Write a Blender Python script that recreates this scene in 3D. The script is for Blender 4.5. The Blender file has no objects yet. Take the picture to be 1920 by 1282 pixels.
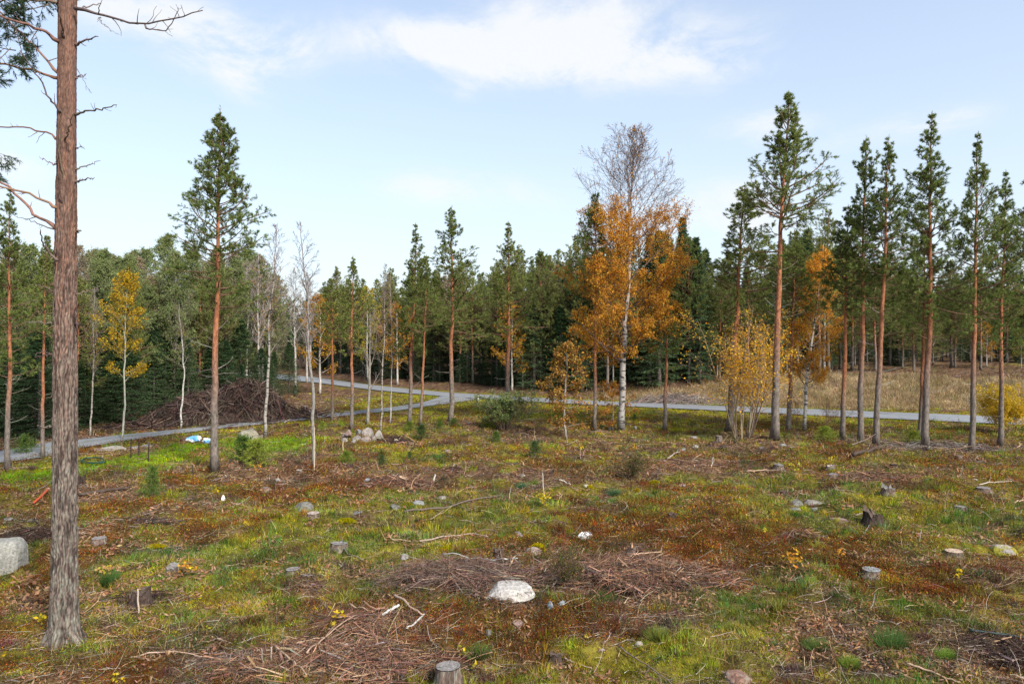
import bpy, bmesh, math, random
import numpy as np
from mathutils import Vector, Matrix, Euler

rad = math.radians
scene = bpy.context.scene
COL = scene.collection

# ------------------------------------------------------------------ camera
F, CX, CY, CAMH = 1297.0, 960.0, 641.0, 5.0
cam_d = bpy.data.cameras.new("camera")
cam_d.sensor_width = 36.0
cam_d.lens = F / 1920.0 * 36.0
cam_d.clip_end = 5000
cam = bpy.data.objects.new("camera", cam_d)
COL.objects.link(cam)
cam.location = (0, 0, CAMH)
cam.rotation_euler = (rad(90), 0, 0)
scene.camera = cam

# ------------------------------------------------------------------ light
SUN_AZ, SUN_EL = 142.0, 40.0           # degrees clockwise from +Y (view direction)
scene.view_settings.view_transform = 'Standard'
scene.view_settings.look = 'None'
scene.view_settings.gamma = 1.0
scene.view_settings.exposure = 1.08
scene.view_settings.use_curve_mapping = False
sun_d = bpy.data.lights.new("sun", 'SUN')
sun_d.energy = 3.2
sun_d.angle = rad(11)
sun_d.color = (1.0, 0.95, 0.87)
sun = bpy.data.objects.new("sun", sun_d)
COL.objects.link(sun)
sdir = Vector((math.sin(rad(SUN_AZ)) * math.cos(rad(SUN_EL)), math.cos(rad(SUN_AZ)) * math.cos(rad(SUN_EL)), math.sin(rad(SUN_EL))))
sun.rotation_euler = sdir.to_track_quat('Z', 'Y').to_euler()
sun.location = sdir * 60

world = bpy.data.worlds.new("World")
scene.world = world
world.use_nodes = True
wn, wl = world.node_tree.nodes, world.node_tree.links
wn.clear()


def nd(nodes, t, **kw):
    n = nodes.new(t)
    for k, v in kw.items():
        setattr(n, k, v)
    return n


def mathn(nodes, links, op, a, b=None, clamp=False):
    n = nodes.new('ShaderNodeMath')
    n.operation = op
    n.use_clamp = clamp
    for i, x in enumerate((a, b)):
        if x is None:
            continue
        if isinstance(x, (int, float)):
            n.inputs[i].default_value = x
        else:
            links.new(x, n.inputs[i])
    return n.outputs[0]


def build_world():
    W = lambda op, a, b=None, clamp=False: mathn(wn, wl, op, a, b, clamp)
    sky = nd(wn, 'ShaderNodeTexSky', sky_type='NISHITA', sun_disc=False)
    sky.sun_elevation = rad(SUN_EL)
    sky.sun_rotation = rad(SUN_AZ)
    sky.air_density = 1.0
    sky.dust_density = 1.2
    sky.ozone_density = 1.5
    bg1 = nd(wn, 'ShaderNodeBackground')
    bg1.inputs['Strength'].default_value = 0.13
    wl.new(sky.outputs[0], bg1.inputs['Color'])
    tc = nd(wn, 'ShaderNodeTexCoord')
    sep = nd(wn, 'ShaderNodeSeparateXYZ')
    wl.new(tc.outputs['Generated'], sep.inputs[0])
    az = W('ARCTAN2', sep.outputs[0], sep.outputs[1])
    el = W('ARCSINE', sep.outputs[2])
    # warped direction gives ragged cloud edges
    mp = nd(wn, 'ShaderNodeMapping')
    mp.inputs['Scale'].default_value = (1, 1, 2.0)
    wl.new(tc.outputs['Generated'], mp.inputs[0])
    n1 = nd(wn, 'ShaderNodeTexNoise')
    n1.inputs['Scale'].default_value = 5.5
    n1.inputs['Detail'].default_value = 9
    n1.inputs['Roughness'].default_value = 0.66
    n1.inputs['Distortion'].default_value = 0.3
    wl.new(mp.outputs[0], n1.inputs['Vector'])
    n2 = nd(wn, 'ShaderNodeTexNoise')
    n2.inputs['Scale'].default_value = 1.6
    n2.inputs['Detail'].default_value = 5
    wl.new(mp.outputs[0], n2.inputs['Vector'])
    # cloud banks, each an ellipse of directions: (u, v, ru, rv, weight)
    banks = [(1080, 50, 200, 75, 1.0), (800, 75, 170, 42, .95), (900, 115, 150, 40, .8), (1360, 115, 110, 36, .7), (980, 125, 90, 38, .6), (1280, 105, 150, 50, .9), (1120, 130, 90, 40, .6), (300, 45, 170, 44, 1.0), (430, 100, 100, 55, 1.1), (540, 90, 55, 40, .9), (460, 150, 50, 40, .6), (860, 170, 40, 22, .5),
             (40, 300, 90, 40, 1.1), (880, 355, 190, 35, .8), (1330, 400, 170, 55, 1.0), (1750, 232, 90, 24, .9), (1440, 235, 90, 32, .85),
             (1600, 262, 120, 26, .3), (1640, 470, 260, 60, .3), (300, 20, 200, 30, .4)]
    tot = None
    for (u, v, ru, rv, w) in banks:
        dx, dz = (u - CX) / F, (CY - v) / F
        a0, e0 = math.atan(dx), math.atan2(dz, math.hypot(1, dx))
        ra, re = ru / F * math.cos(a0) ** 2, rv / F * math.cos(e0) ** 2
        da = W('MULTIPLY', W('SUBTRACT', az, a0), 1 / ra)
        de = W('MULTIPLY', W('SUBTRACT', el, e0), 1 / re)
        r2 = W('ADD', W('MULTIPLY', da, da), W('MULTIPLY', de, de))
        g = W('MULTIPLY', W('EXPONENT', W('MULTIPLY', r2, -0.8)), w)
        tot = g if tot is None else W('ADD', tot, g)
    behind = W('MULTIPLY', W('LESS_THAN', sep.outputs[1], 0.15), W('MULTIPLY', n2.outputs[0], 0.9))
    tot = W('ADD', tot, behind)
    nn = W('MULTIPLY', W('SUBTRACT', n1.outputs[0], 0.5), 2.3)
    m = W('ADD', W('MULTIPLY', tot, 0.95), W('MULTIPLY', nn, W('ADD', W('MULTIPLY', tot, 2.1), 0.22)))
    mr = nd(wn, 'ShaderNodeMapRange', interpolation_type='SMOOTHSTEP')
    mr.inputs['From Min'].default_value = 0.04
    mr.inputs['From Max'].default_value = 1.55
    wl.new(m, mr.inputs['Value'])
    cloud = W('MULTIPLY', mr.outputs[0], 0.92)
    # thin milky veil that thickens towards the horizon
    veil = W('ADD', W('MULTIPLY', W('EXPONENT', W('MULTIPLY', W('MAXIMUM', sep.outputs[2], 0.0), -2.8)), 0.72), 0.20)
    bg2 = nd(wn, 'ShaderNodeBackground')
    bg2.inputs['Color'].default_value = (0.85, 0.925, 1.0, 1)
    bg2.inputs['Strength'].default_value = 0.47
    bg3 = nd(wn, 'ShaderNodeBackground')
    bg3.inputs['Color'].default_value = (0.955, 0.975, 1.0, 1)
    bg3.inputs['Strength'].default_value = 0.478
    mv = nd(wn, 'ShaderNodeMixShader')
    wl.new(veil, mv.inputs[0])
    wl.new(bg1.outputs[0], mv.inputs[1])
    wl.new(bg2.outputs[0], mv.inputs[2])
    mc = nd(wn, 'ShaderNodeMixShader')
    wl.new(cloud, mc.inputs[0])
    wl.new(mv.outputs[0], mc.inputs[1])
    wl.new(bg3.outputs[0], mc.inputs[2])
    out = nd(wn, 'ShaderNodeOutputWorld')
    wl.new(mc.outputs[0], out.inputs[0])


build_world()

# ------------------------------------------------------------------ numeric helpers
RNG = np.random.default_rng(11)


def _hash(ix, iy, seed):
    h = (ix.astype(np.int64) * 374761393 + iy.astype(np.int64) * 668265263 + seed * 974634777) & 0xFFFFFFFF
    h = ((h ^ (h >> 13)) * 1274126177) & 0xFFFFFFFF
    h = h ^ (h >> 16)
    return (h & 0xFFFF) / 65535.0


def vnoise(x, y, seed=0):
    x = np.asarray(x, float); y = np.asarray(y, float)
    ix, iy = np.floor(x), np.floor(y)
    fx, fy = x - ix, y - iy
    fx = fx * fx * (3 - 2 * fx); fy = fy * fy * (3 - 2 * fy)
    a, b = _hash(ix, iy, seed), _hash(ix + 1, iy, seed)
    c, d = _hash(ix, iy + 1, seed), _hash(ix + 1, iy + 1, seed)
    return (a * (1 - fx) + b * fx) * (1 - fy) + (c * (1 - fx) + d * fx) * fy


def fbm(x, y, seed=0, octs=4, gain=.5):
    s, a, t = 0, 1.0, 0
    for o in range(octs):
        s = s + a * vnoise(x * 2 ** o + 13.7 * o, y * 2 ** o - 7.1 * o, seed + o)
        t += a
        a *= gain
    return s / t


def sstep(a, b, x):
    t = np.clip((x - a) / (b - a), 0, 1)
    return t * t * (3 - 2 * t)


def flatpt(u, v):
    D = CAMH * F / (v - CY)
    return ((u - CX) / F * D, D)


# road: pixel edges (u, far v, near v) of the photograph turned into metres on the level ground
ROAD_PX = [(582, 706, 716), (690, 721, 730), (765, 729, 737.5), (840, 736, 743.5), (915, 740.3, 748.8), (1070, 749, 757.3), (1178, 754.5, 762),
           (1340, 760.7, 769.5), (1414, 763, 773.4), (1549, 768, 780), (1689, 773.4, 786.2), (1830, 779, 792.5), (1920, 783.4, 797)]
far_e = [flatpt(u, a) for u, a, b in ROAD_PX]
near_e = [flatpt(u, b) for u, a, b in ROAD_PX]
far_e = [(-72, 142), (-46, 108), (-35.5, 99.5 + 5)] [:0] + [(-75, 150), (-44, 116)] + far_e + [(40, 38.5), (80, 22)]
near_e = [(-78, 142), (-44.5, 104)] + near_e + [(38, 35), (78, 18.5)]
far_e, near_e = np.array(far_e), np.array(near_e)
ROAD_C = (far_e + near_e) / 2
DRIVE_PX = [(0, 845, 866), (85, 829, 856), (147, 823.5, 840), (225, 815, 827), (312, 807, 815), (400, 798, 804.5), (475, 790, 796.5), (580, 779.5, 785.5),
            (640, 773.5, 780), (690, 767.5, 774), (740, 762.5, 770), (790, 755, 762.5)]
dfar = np.array([flatpt(u, a) for u, a, b in DRIVE_PX])
dnear = np.array([flatpt(u, b) for u, a, b in DRIVE_PX])
dfar = np.vstack([[(-34, 18)], [(-27.5, 25.5)], dfar, [flatpt(818, 746)], [flatpt(828, 741)]])
dnear = np.vstack([[(-29, 15)], [(-24.2, 22.5)], dnear, [flatpt(835, 757)], [flatpt(893, 748.3)]])
DRIVE_C = (dfar + dnear) / 2


def poly_dist(X, Y, P):
    d = np.full(np.shape(X), 1e9)
    for (ax, ay), (bx, by) in zip(P[:-1], P[1:]):
        vx, vy = bx - ax, by - ay
        t = np.clip(((X - ax) * vx + (Y - ay) * vy) / (vx * vx + vy * vy), 0, 1)
        d = np.minimum(d, np.hypot(X - ax - t * vx, Y - ay - t * vy))
    return d


def road_far_y(X):
    o = np.argsort(far_e[:, 0])
    return np.interp(X, far_e[o, 0], far_e[o, 1])


def height(X, Y):
    X = np.asarray(X, float); Y = np.asarray(Y, float)
    h = .60 * (fbm(X / 7.0, Y / 7.0, 3, 3) - .5) + .44 * (fbm(X / 1.5, Y / 1.5, 7, 3) - .5) + np.where(Y < 80, .22 * (fbm(X / .38, Y / .38, 55, 3) - .5), 0)
    dr = np.minimum(poly_dist(X, Y, ROAD_C) - 2.0, poly_dist(X, Y, DRIVE_C) - 1.4)
    k = sstep(0.2, 3.0, dr)
    h = h * k - .05 * (1 - k)
    s = Y - road_far_y(X) - 1.0
    wx = sstep(1, 15, X)
    bank = wx * (1.9 * sstep(0, 15, s) + .6 * sstep(15, 60, s) + 3.0 * sstep(60, 170, s)) + (1 - wx) * (.35 * sstep(0, 8, s) + 2.0 * sstep(40, 160, s))
    h = h + .45 * wx * sstep(1, 4, s) * (1 - sstep(18, 30, s)) * (fbm(X / 2.6, Y / 2.6, 23, 3) - .5) + bank + .5 * sstep(10, 60, s) * (fbm(X / 12, Y / 12, 21, 3) - .5) * wx
    # far terrain rises slightly
    h = h + sstep(160, 900, Y) * 14 * fbm(X / 240, Y / 240, 31, 2)
    return h


def G(u, v):
    z = 0.0
    for _ in range(12):
        D = (CAMH - z) * F / (v - CY)
        X = (u - CX) / F * D
        z = .5 * z + .5 * float(height(X, D))
    return Vector((X, D, float(height(X, D))))


def PX(px, D):
    return px * D / F


# ------------------------------------------------------------------ ground cover map
TYPES = ['green', 'moss', 'red', 'litter', 'lawn', 'tan']
PAL = {'green': (.135, .145, .026), 'moss': (.235, .20, .028), 'red': (.125, .052, .018), 'litter': (.175, .105, .068), 'lawn': (.18, .25, .018), 'tan': (.46, .35, .20)}
BLOBS = [  # type, u, v, ru, rv, strength
    ('lawn', 70, 893, 150, 20, 2.6), ('lawn', 240, 872, 150, 20, 2.6), ('lawn', 330, 850, 110, 14, 2.0), ('lawn', 450, 828, 120, 14, 2.8), ('lawn', 560, 832, 90, 16, 2.6), ('lawn', 620, 848, 60, 8, 1.6),
    ('lawn', 0, 912, 80, 12, 1.8),
    ('moss', 720, 745, 160, 16, 1.5), ('lawn', 700, 748, 110, 10, 1.5), ('lawn', 640, 728, 80, 10, 1.2), ('green', 650, 760, 100, 14, .6),
    ('moss', 1250, 783, 330, 9, 1.5), ('lawn', 1640, 803, 360, 12, 1.5), ('green', 1650, 815, 340, 14, 1.4), ('moss', 1050, 772, 220, 10, 1.2), ('lawn', 1200, 786, 230, 9, .9),
    ('red', 520, 900, 170, 26, 2.0), ('red', 640, 920, 120, 16, 1.0), ('litter', 430, 870, 140, 18, 1.3), ('litter', 560, 880, 150, 14, 1.2), ('red', 300, 960, 170, 26, 1.2), ('red', 180, 985, 90, 24, .9),
    ('red', 1400, 1005, 220, 45, 1.9), ('red', 1530, 1060, 200, 42, 1.8), ('red', 900, 1030, 160, 22, 1.9), ('red', 1100, 868, 160, 20, 1.9), ('red', 1230, 1000, 150, 22, 1.5),
    ('red', 1800, 1105, 150, 42, 1.8), ('red', 1000, 1190, 230, 40, 1.6), ('red', 120, 1245, 300, 40, 1.7), ('red', 760, 1185, 180, 22, 1.0), ('red', 1330, 930, 120, 14, .8), ('red', 1600, 862, 300, 12, 1.2),
    ('litter', 620, 1240, 230, 55, 2.4), ('litter', 840, 1110, 220, 40, 1.9), ('litter', 1190, 1080, 150, 45, 2.0), ('litter', 1010, 885, 220, 14, 1.3), ('litter', 740, 895, 190, 20, 1.7),
    ('litter', 140, 925, 200, 18, 1.3), ('litter', 90, 1110, 150, 45, 1.7), ('litter', 1800, 1240, 170, 50, 1.9), ('litter', 1550, 1180, 110, 25, 1.0), ('litter', 250, 990, 120, 14, 1.0), ('litter', 1330, 880, 170, 12, 1.2), ('litter', 1680, 890, 170, 14, 1.2),
    ('litter', 960, 815, 200, 16, 1.1), ('litter', 1250, 835, 160, 10, 1.2), ('litter', 1700, 828, 250, 10, 1.4), ('litter', 1120, 960, 120, 14, .9),
    ('litter', 1450, 1270, 200, 18, .9), ('litter', 1650, 930, 120, 10, .8),
    ('green', 400, 1060, 300, 70, 1.9), ('green', 700, 965, 280, 40, 1.8), ('green', 1650, 1165, 240, 55, 1.7), ('green', 1250, 940, 240, 20, 1.3), ('green', 1600, 910, 330, 40, 1.4), ('green', 1750, 1000, 260, 40, 1.4),
    ('green', 1350, 1130, 160, 40, 1.5), ('green', 460, 1150, 200, 34, 1.2), ('moss', 300, 1090, 260, 40, .7), ('moss', 640, 975, 150, 20, 1.2), ('moss', 1890, 958, 140, 12, 2.0), ('moss', 1230, 1220, 260, 45, 1.5),
    ('moss', 1560, 905, 160, 14, 1.0), ('moss', 1400, 890, 180, 12, 1.0), ('moss', 900, 1240, 180, 40, .9), ('moss', 520, 1010, 160, 20, .7), ('moss', 930, 850, 160, 14, .8), ('moss', 1370, 1240, 130, 40, .9),
    ('tan', 900, 790, 60, 9, 1.2), ('tan', 960, 830, 120, 10, 1.0), ('tan', 1060, 785, 80, 8, 1.0), ('tan', 1000, 800, 80, 8, .8),
]


def cover(X, Y):
    """weights (n, 6) of the kinds of ground cover at each point"""
    X = np.asarray(X, float); Y = np.asarray(Y, float)
    w = np.zeros(X.shape + (6,))
    wx = X + 1.6 * (fbm(X / 2.2, Y / 2.2, 91, 3) - .5)
    wy = Y + 2.2 * (fbm(X / 2.2, Y / 2.2, 97, 3) - .5)
    base = {'green': .34, 'moss': .78, 'red': .42, 'litter': .72, 'lawn': -1.6, 'tan': -1.0}
    sc = {'green': 1.3, 'moss': .9, 'red': 1.6, 'litter': 1.2, 'lawn': 2.0, 'tan': 1.5}
    for i, t in enumerate(TYPES):
        w[..., i] = base[t] + 5.2 * (fbm(X / sc[t] / 1.1, Y / sc[t] / 1.1, 200 + 17 * i, 5, .72) - .5)
    for (t, u, v, ru, rv, s) in BLOBS:
        x0, d0 = flatpt(u, v)
        rx, ry = PX(ru, d0), rv * d0 * d0 / (CAMH * F)
        w[..., TYPES.index(t)] += s * (1.0 if t == 'lawn' else .66) * np.exp(-.7 * (((wx - x0) / rx) ** 2 + ((wy - d0) / ry) ** 2))
    s = Y - road_far_y(X)
    right = sstep(3, 12, X)
    smax = 5 + 11 * sstep(4, 32, X) + 3 * (fbm(X / 5, Y / 5, 88, 3) - .5)
    w[..., 5] += 4.0 * sstep(1.0, 3.0, s) * (1 - sstep(-2, 1.5, s - smax)) * right
    w[..., 3] += 2.2 * sstep(1.5, 4, s) * (1 - right) + 2.0 * sstep(-2, 2, s - smax) * right
    w[..., 0] += .8 * sstep(22, 30, s) * right
    w[..., 1] += .5 * sstep(22, 30, s) * right
    w[..., 2] -= 2.0 * sstep(-1, 2, s)
    rd = poly_dist(X, Y, ROAD_C)
    w[..., 1] += 1.5 * np.exp(-((rd - 2.6) / .8) ** 2)
    # behind the gravel drive on the left: dark forest floor
    dd = poly_dist(X, Y, DRIVE_C)
    sd = (Y - np.interp(X, DRIVE_C[:, 0], DRIVE_C[:, 1])) * (X < -13)
    w[..., 3] += 1.6 * sstep(1.5, 4, sd)
    w[..., 4] -= 3 * sstep(1.0, 2.5, sd)
    e = np.exp(2.6 * (w - w.max(-1, keepdims=True)))
    return e / e.sum(-1, keepdims=True)


# ------------------------------------------------------------------ mesh helpers
def mesh_data(name, V, T, C=None, mats=(), smooth=False, midx=None):
    me = bpy.data.meshes.new(name)
    V = np.ascontiguousarray(V, np.float32); T = np.ascontiguousarray(T, np.int32)
    me.vertices.add(len(V)); me.vertices.foreach_set('co', V.ravel())
    me.loops.add(T.size); me.loops.foreach_set('vertex_index', T.ravel())
    me.polygons.add(len(T))
    me.polygons.foreach_set('loop_start', np.arange(0, T.size, 3, dtype=np.int32))
    if midx is not None:
        me.polygons.foreach_set('material_index', np.ascontiguousarray(midx, np.int32))
    me.polygons.foreach_set('use_smooth', np.full(len(T), smooth))
    me.update(calc_edges=True)
    if C is not None:
        a = me.color_attributes.new('Col', 'FLOAT_COLOR', 'POINT')
        c4 = np.ones((len(V), 4), np.float32)
        c4[:, :3] = C
        a.data.foreach_set('color', c4.ravel())
    for m in mats:
        me.materials.append(m)
    return me


class MB:
    def __init__(self):
        self.V, self.T, self.C, self.n = [], [], [], 0

    def add(self, V, T, C):
        V = np.asarray(V, float).reshape(-1, 3)
        if len(V) == 0:
            return self
        C = np.broadcast_to(np.asarray(C, float), V.shape)
        self.V.append(V); self.T.append(np.asarray(T).reshape(-1, 3) + self.n); self.C.append(C)
        self.n += len(V)
        return self

    def arrays(self):
        return np.vstack(self.V), np.vstack(self.T), np.vstack(self.C)

    def mesh(self, name, mat, smooth=False):
        V, T, C = self.arrays()
        if mat is M_GRASS:
            lum = C.mean(1, keepdims=True)
            C = np.clip(lum + (C - lum) * 1.07, .004, .8) * .86
        return mesh_data(name, V, T, C, (mat,), smooth)


def unit(a):
    return a / np.maximum(np.linalg.norm(a, axis=-1, keepdims=True), 1e-9)


def tubes(P, R, sides=5, col=(.2, .15, .1), cap=True):
    """P (B,N,3), R (B,N) -> verts, tris, colours"""
    P = np.asarray(P, float); R = np.asarray(R, float)
    if P.ndim == 2:
        P, R = P[None], R[None]
    B, N, _ = P.shape
    Tn = unit(np.gradient(P, axis=1))
    mean = unit(P[:, -1] - P[:, 0])
    ref = np.where(np.abs(mean[:, 2:3]) > .8, np.array([[1., 0, 0]]), np.array([[0, 0, 1.]]))
    a = unit(np.cross(Tn, ref[:, None, :]))
    b = np.cross(Tn, a)
    th = np.arange(sides) / sides * 2 * math.pi
    V = P[:, :, None, :] + R[:, :, None, None] * (np.cos(th)[None, None, :, None] * a[:, :, None, :] + np.sin(th)[None, None, :, None] * b[:, :, None, :])
    i = np.arange(N - 1)[:, None] * sides
    j = np.arange(sides)[None, :]
    j2 = (j + 1) % sides
    q = np.stack([i + j, i + j2, i + sides + j2, i + sides + j], -1).reshape(-1, 4)
    t = np.concatenate([q[:, [0, 2, 1]], q[:, [0, 3, 2]]])
    if cap:
        e = (N - 1) * sides
        k = np.arange(1, sides - 1)
        t = np.concatenate([t, np.stack([np.full_like(k, e), e + k + 1, e + k], -1), np.stack([np.full_like(k, 0), k, k + 1], -1)])
    T = (t[None] + (np.arange(B) * N * sides)[:, None, None]).reshape(-1, 3)
    col = np.asarray(col, float)
    if col.ndim == 1:
        C = np.broadcast_to(col, V.shape)
    elif col.ndim == 2:
        C = np.broadcast_to(col[:, None, None, :], V.shape)
    else:
        C = np.broadcast_to(col[:, :, None, :], V.shape)
    return V.reshape(-1, 3), T, C.reshape(-1, 3)


def spikes(P, D, L, Wd, col, rng):
    """one narrow triangle per point"""
    M = len(P)
    s = unit(np.cross(D, rng.normal(size=(M, 3)))) * (np.asarray(Wd).reshape(-1, 1) * .5)
    V = np.stack([P - s, P + s, P + D * np.asarray(L).reshape(-1, 1)], 1).reshape(-1, 3)
    return V, np.arange(M * 3).reshape(-1, 3), np.repeat(np.broadcast_to(col, (M, 3)), 3, 0)


def leaves(P, D, L, Wd, col, rng):
    """one diamond (two triangles, folded a little) per point"""
    M = len(P)
    L = np.broadcast_to(np.asarray(L, float).reshape(-1, 1), (M, 1)); Wd = np.broadcast_to(np.asarray(Wd, float).reshape(-1, 1), (M, 1))
    s = unit(np.cross(D, rng.normal(size=(M, 3))))
    n = np.cross(D, s)
    mid = P + D * L * .45
    V = np.stack([P, mid - s * Wd * .5 + n * Wd * .12, P + D * L, mid + s * Wd * .5 + n * Wd * .12], 1).reshape(-1, 3)
    b = np.arange(M)[:, None] * 4
    T = np.concatenate([b + [[0, 1, 2]], b + [[0, 2, 3]]], 1).reshape(-1, 3)
    return V, T, np.repeat(np.broadcast_to(col, (M, 3)), 4, 0)


def grow(P, R, L, n, t0, t1, ang, fac, up, rng, N=5, wander=.18, plane=False, taper=.25):
    """n child polylines on every parent polyline"""
    B, NP, _ = P.shape
    t = (np.arange(n)[None, :] + rng.random((B, n))) / n * (t1 - t0) + t0
    f = t * (NP - 1)
    i = np.minimum(f.astype(int), NP - 2)
    fr = (f - i)[..., None]
    bi = np.arange(B)[:, None]
    A, Bp = P[bi, i], P[bi, i + 1]
    pos = A * (1 - fr) + Bp * fr
    tan = unit(Bp - A)
    r = R[bi, i] * (1 - fr[..., 0]) + R[bi, i + 1] * fr[..., 0]
    if plane:
        perp = np.cross(tan, np.array([0, 0, 1.]))
        perp = unit(perp) * np.where((np.arange(n) % 2)[None, :, None] == 0, 1, -1) + rng.normal(size=pos.shape) * .12
        perp = unit(perp)
    else:
        perp = unit(np.cross(tan, rng.normal(size=pos.shape)))
    an = np.asarray(ang) * (1 + .25 * rng.normal(size=(B, n)))
    d = tan * np.cos(an)[..., None] + perp * np.sin(an)[..., None]
    ln = np.asarray(L)[:, None] * fac * (1.15 - .75 * t) * (.7 + .6 * rng.random((B, n)))
    d = d.reshape(-1, 3); pos = pos.reshape(-1, 3); ln = ln.ravel(); r = r.ravel()
    return strands(pos, d, ln, np.maximum(r * .55, .0025), up, rng, N, wander, taper)


def strands(pos, d, ln, r, up, rng, N=5, wander=.18, taper=.25):
    M = len(pos)
    d = unit(d)
    pts = [pos]
    step = (ln / (N - 1))[:, None]
    p = pos
    for k in range(N - 1):
        p = p + d * step
        pts.append(p)
        d = unit(d + np.array([0, 0, 1.]) * np.asarray(up).reshape(-1, 1) + rng.normal(size=(M, 3)) * wander)
    Pn = np.stack(pts, 1)
    Rn = np.asarray(r)[:, None] * np.linspace(1, taper, N)[None, :]
    return Pn, Rn, ln


def jit(col, M, rng, v=.25, hue=.1):
    c = np.array(col)[None, :] * (1 + v * rng.normal(size=(M, 1))) * (1 + hue * rng.normal(size=(M, 3)))
    return np.clip(c, .003, .95)


def pick(cols, M, rng, p=None, v=.2, hue=.08):
    c = np.array(cols)[rng.choice(len(cols), M, p=p)]
    return np.clip(c * (1 + v * rng.normal(size=(M, 1))) * (1 + hue * rng.normal(size=(M, 3))), .003, .95)


# ------------------------------------------------------------------ materials
def mat_new(name):
    m = bpy.data.materials.new(name)
    m.use_nodes = True
    m.node_tree.nodes.clear()
    return m, m.node_tree.nodes, m.node_tree.links


def mat_leaf(name, trans=.3, rough=.6, rnd=.3, spec=.12):
    m, n, l = mat_new(name)
    at = nd(n, 'ShaderNodeAttribute', attribute_name='Col')
    oi = nd(n, 'ShaderNodeObjectInfo')
    hs = nd(n, 'ShaderNodeHueSaturation')
    l.new(at.outputs['Color'], hs.inputs['Color'])
    l.new(mathn(n, l, 'ADD', mathn(n, l, 'MULTIPLY', oi.outputs['Random'], rnd), 1 - rnd / 2), hs.inputs['Value'])
    l.new(mathn(n, l, 'ADD', mathn(n, l, 'MULTIPLY', oi.outputs['Random'], -.03 if rnd > .2 else -.004), .515 if rnd > .2 else .504), hs.inputs['Hue'])
    d = nd(n, 'ShaderNodeBsdfPrincipled')
    d.inputs['Roughness'].default_value = rough
    d.inputs['Specular IOR Level'].default_value = spec
    t = nd(n, 'ShaderNodeBsdfTranslucent')
    l.new(hs.outputs[0], d.inputs['Base Color']); l.new(hs.outputs[0], t.inputs['Color'])
    mx = nd(n, 'ShaderNodeMixShader')
    mx.inputs[0].default_value = trans
    l.new(d.outputs[0], mx.inputs[1]); l.new(t.outputs[0], mx.inputs[2])
    o = nd(n, 'ShaderNodeOutputMaterial')
    l.new(mx.outputs[0], o.inputs[0])
    return m


def mat_rough(name, scale=8, stretch=(1, 1, 1), amount=.5, bump=.5, bdist=.02, rough=.9, vor=False, detail=6, spec=.12, tint=None, tint_scale=3, tint_amt=.5, tlo=.5, thi=.62):
    """vertex colour times procedural mottling, with bump; optional lichen/moss tint"""
    m, n, l = mat_new(name)
    at = nd(n, 'ShaderNodeAttribute', attribute_name='Col')
    tc = nd(n, 'ShaderNodeTexCoord')
    mp = nd(n, 'ShaderNodeMapping')
    mp.inputs['Scale'].default_value = stretch
    l.new(tc.outputs['Object'], mp.inputs[0])
    no = nd(n, 'ShaderNodeTexNoise')
    no.inputs['Scale'].default_value = scale; no.inputs['Detail'].default_value = detail; no.inputs['Roughness'].default_value = .65
    l.new(mp.outputs[0], no.inputs['Vector'])
    val = no.outputs[0]
    if vor:
        vo = nd(n, 'ShaderNodeTexVoronoi', feature='DISTANCE_TO_EDGE')
        vo.inputs['Scale'].default_value = scale * .8
        wv = nd(n, 'ShaderNodeVectorMath', operation='ADD')
        l.new(mp.outputs[0], wv.inputs[0])
        sc_ = nd(n, 'ShaderNodeVectorMath', operation='SCALE'); sc_.inputs['Scale'].default_value = .25
        l.new(no.outputs['Color'], sc_.inputs[0]); l.new(sc_.outputs[0], wv.inputs[1])
        l.new(wv.outputs[0], vo.inputs['Vector'])
        pl = mathn(n, l, 'MULTIPLY', vo.outputs['Distance'], 3.0, True)
        val = mathn(n, l, 'ADD', mathn(n, l, 'MULTIPLY', pl, .55), mathn(n, l, 'MULTIPLY', no.outputs[0], .5))
    mr = nd(n, 'ShaderNodeMapRange')
    mr.inputs['From Min'].default_value = .25; mr.inputs['From Max'].default_value = .75
    mr.inputs['To Min'].default_value = 1 - amount; mr.inputs['To Max'].default_value = 1 + amount
    l.new(val, mr.inputs[0])
    mu = nd(n, 'ShaderNodeVectorMath', operation='SCALE')
    l.new(at.outputs['Color'], mu.inputs[0]); l.new(mr.outputs[0], mu.inputs['Scale'])
    cout = mu.outputs[0]
    if tint:
        n2 = nd(n, 'ShaderNodeTexNoise')
        n2.inputs['Scale'].default_value = tint_scale; n2.inputs['Detail'].default_value = 8; n2.inputs['Roughness'].default_value = .7
        l.new(tc.outputs['Object'], n2.inputs['Vector'])
        m2 = nd(n, 'ShaderNodeMapRange')
        m2.inputs['From Min'].default_value = tlo; m2.inputs['From Max'].default_value = thi; m2.inputs['To Max'].default_value = tint_amt
        l.new(n2.outputs[0], m2.inputs[0])
        mi = nd(n, 'ShaderNodeMix', data_type='RGBA')
        l.new(m2.outputs[0], mi.inputs['Factor']); l.new(cout, mi.inputs['A'])
        mi.inputs['B'].default_value = (*tint, 1)
        cout = mi.outputs['Result']
    bs = nd(n, 'ShaderNodeBsdfPrincipled')
    bs.inputs['Roughness'].default_value = rough
    bs.inputs['Specular IOR Level'].default_value = spec
    l.new(cout, bs.inputs['Base Color'])
    bp = nd(n, 'ShaderNodeBump')
    bp.inputs['Strength'].default_value = bump; bp.inputs['Distance'].default_value = bdist
    l.new(val, bp.inputs['Height']); l.new(bp.outputs[0], bs.inputs['Normal'])
    o = nd(n, 'ShaderNodeOutputMaterial')
    l.new(bs.outputs[0], o.inputs[0])
    return m


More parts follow.
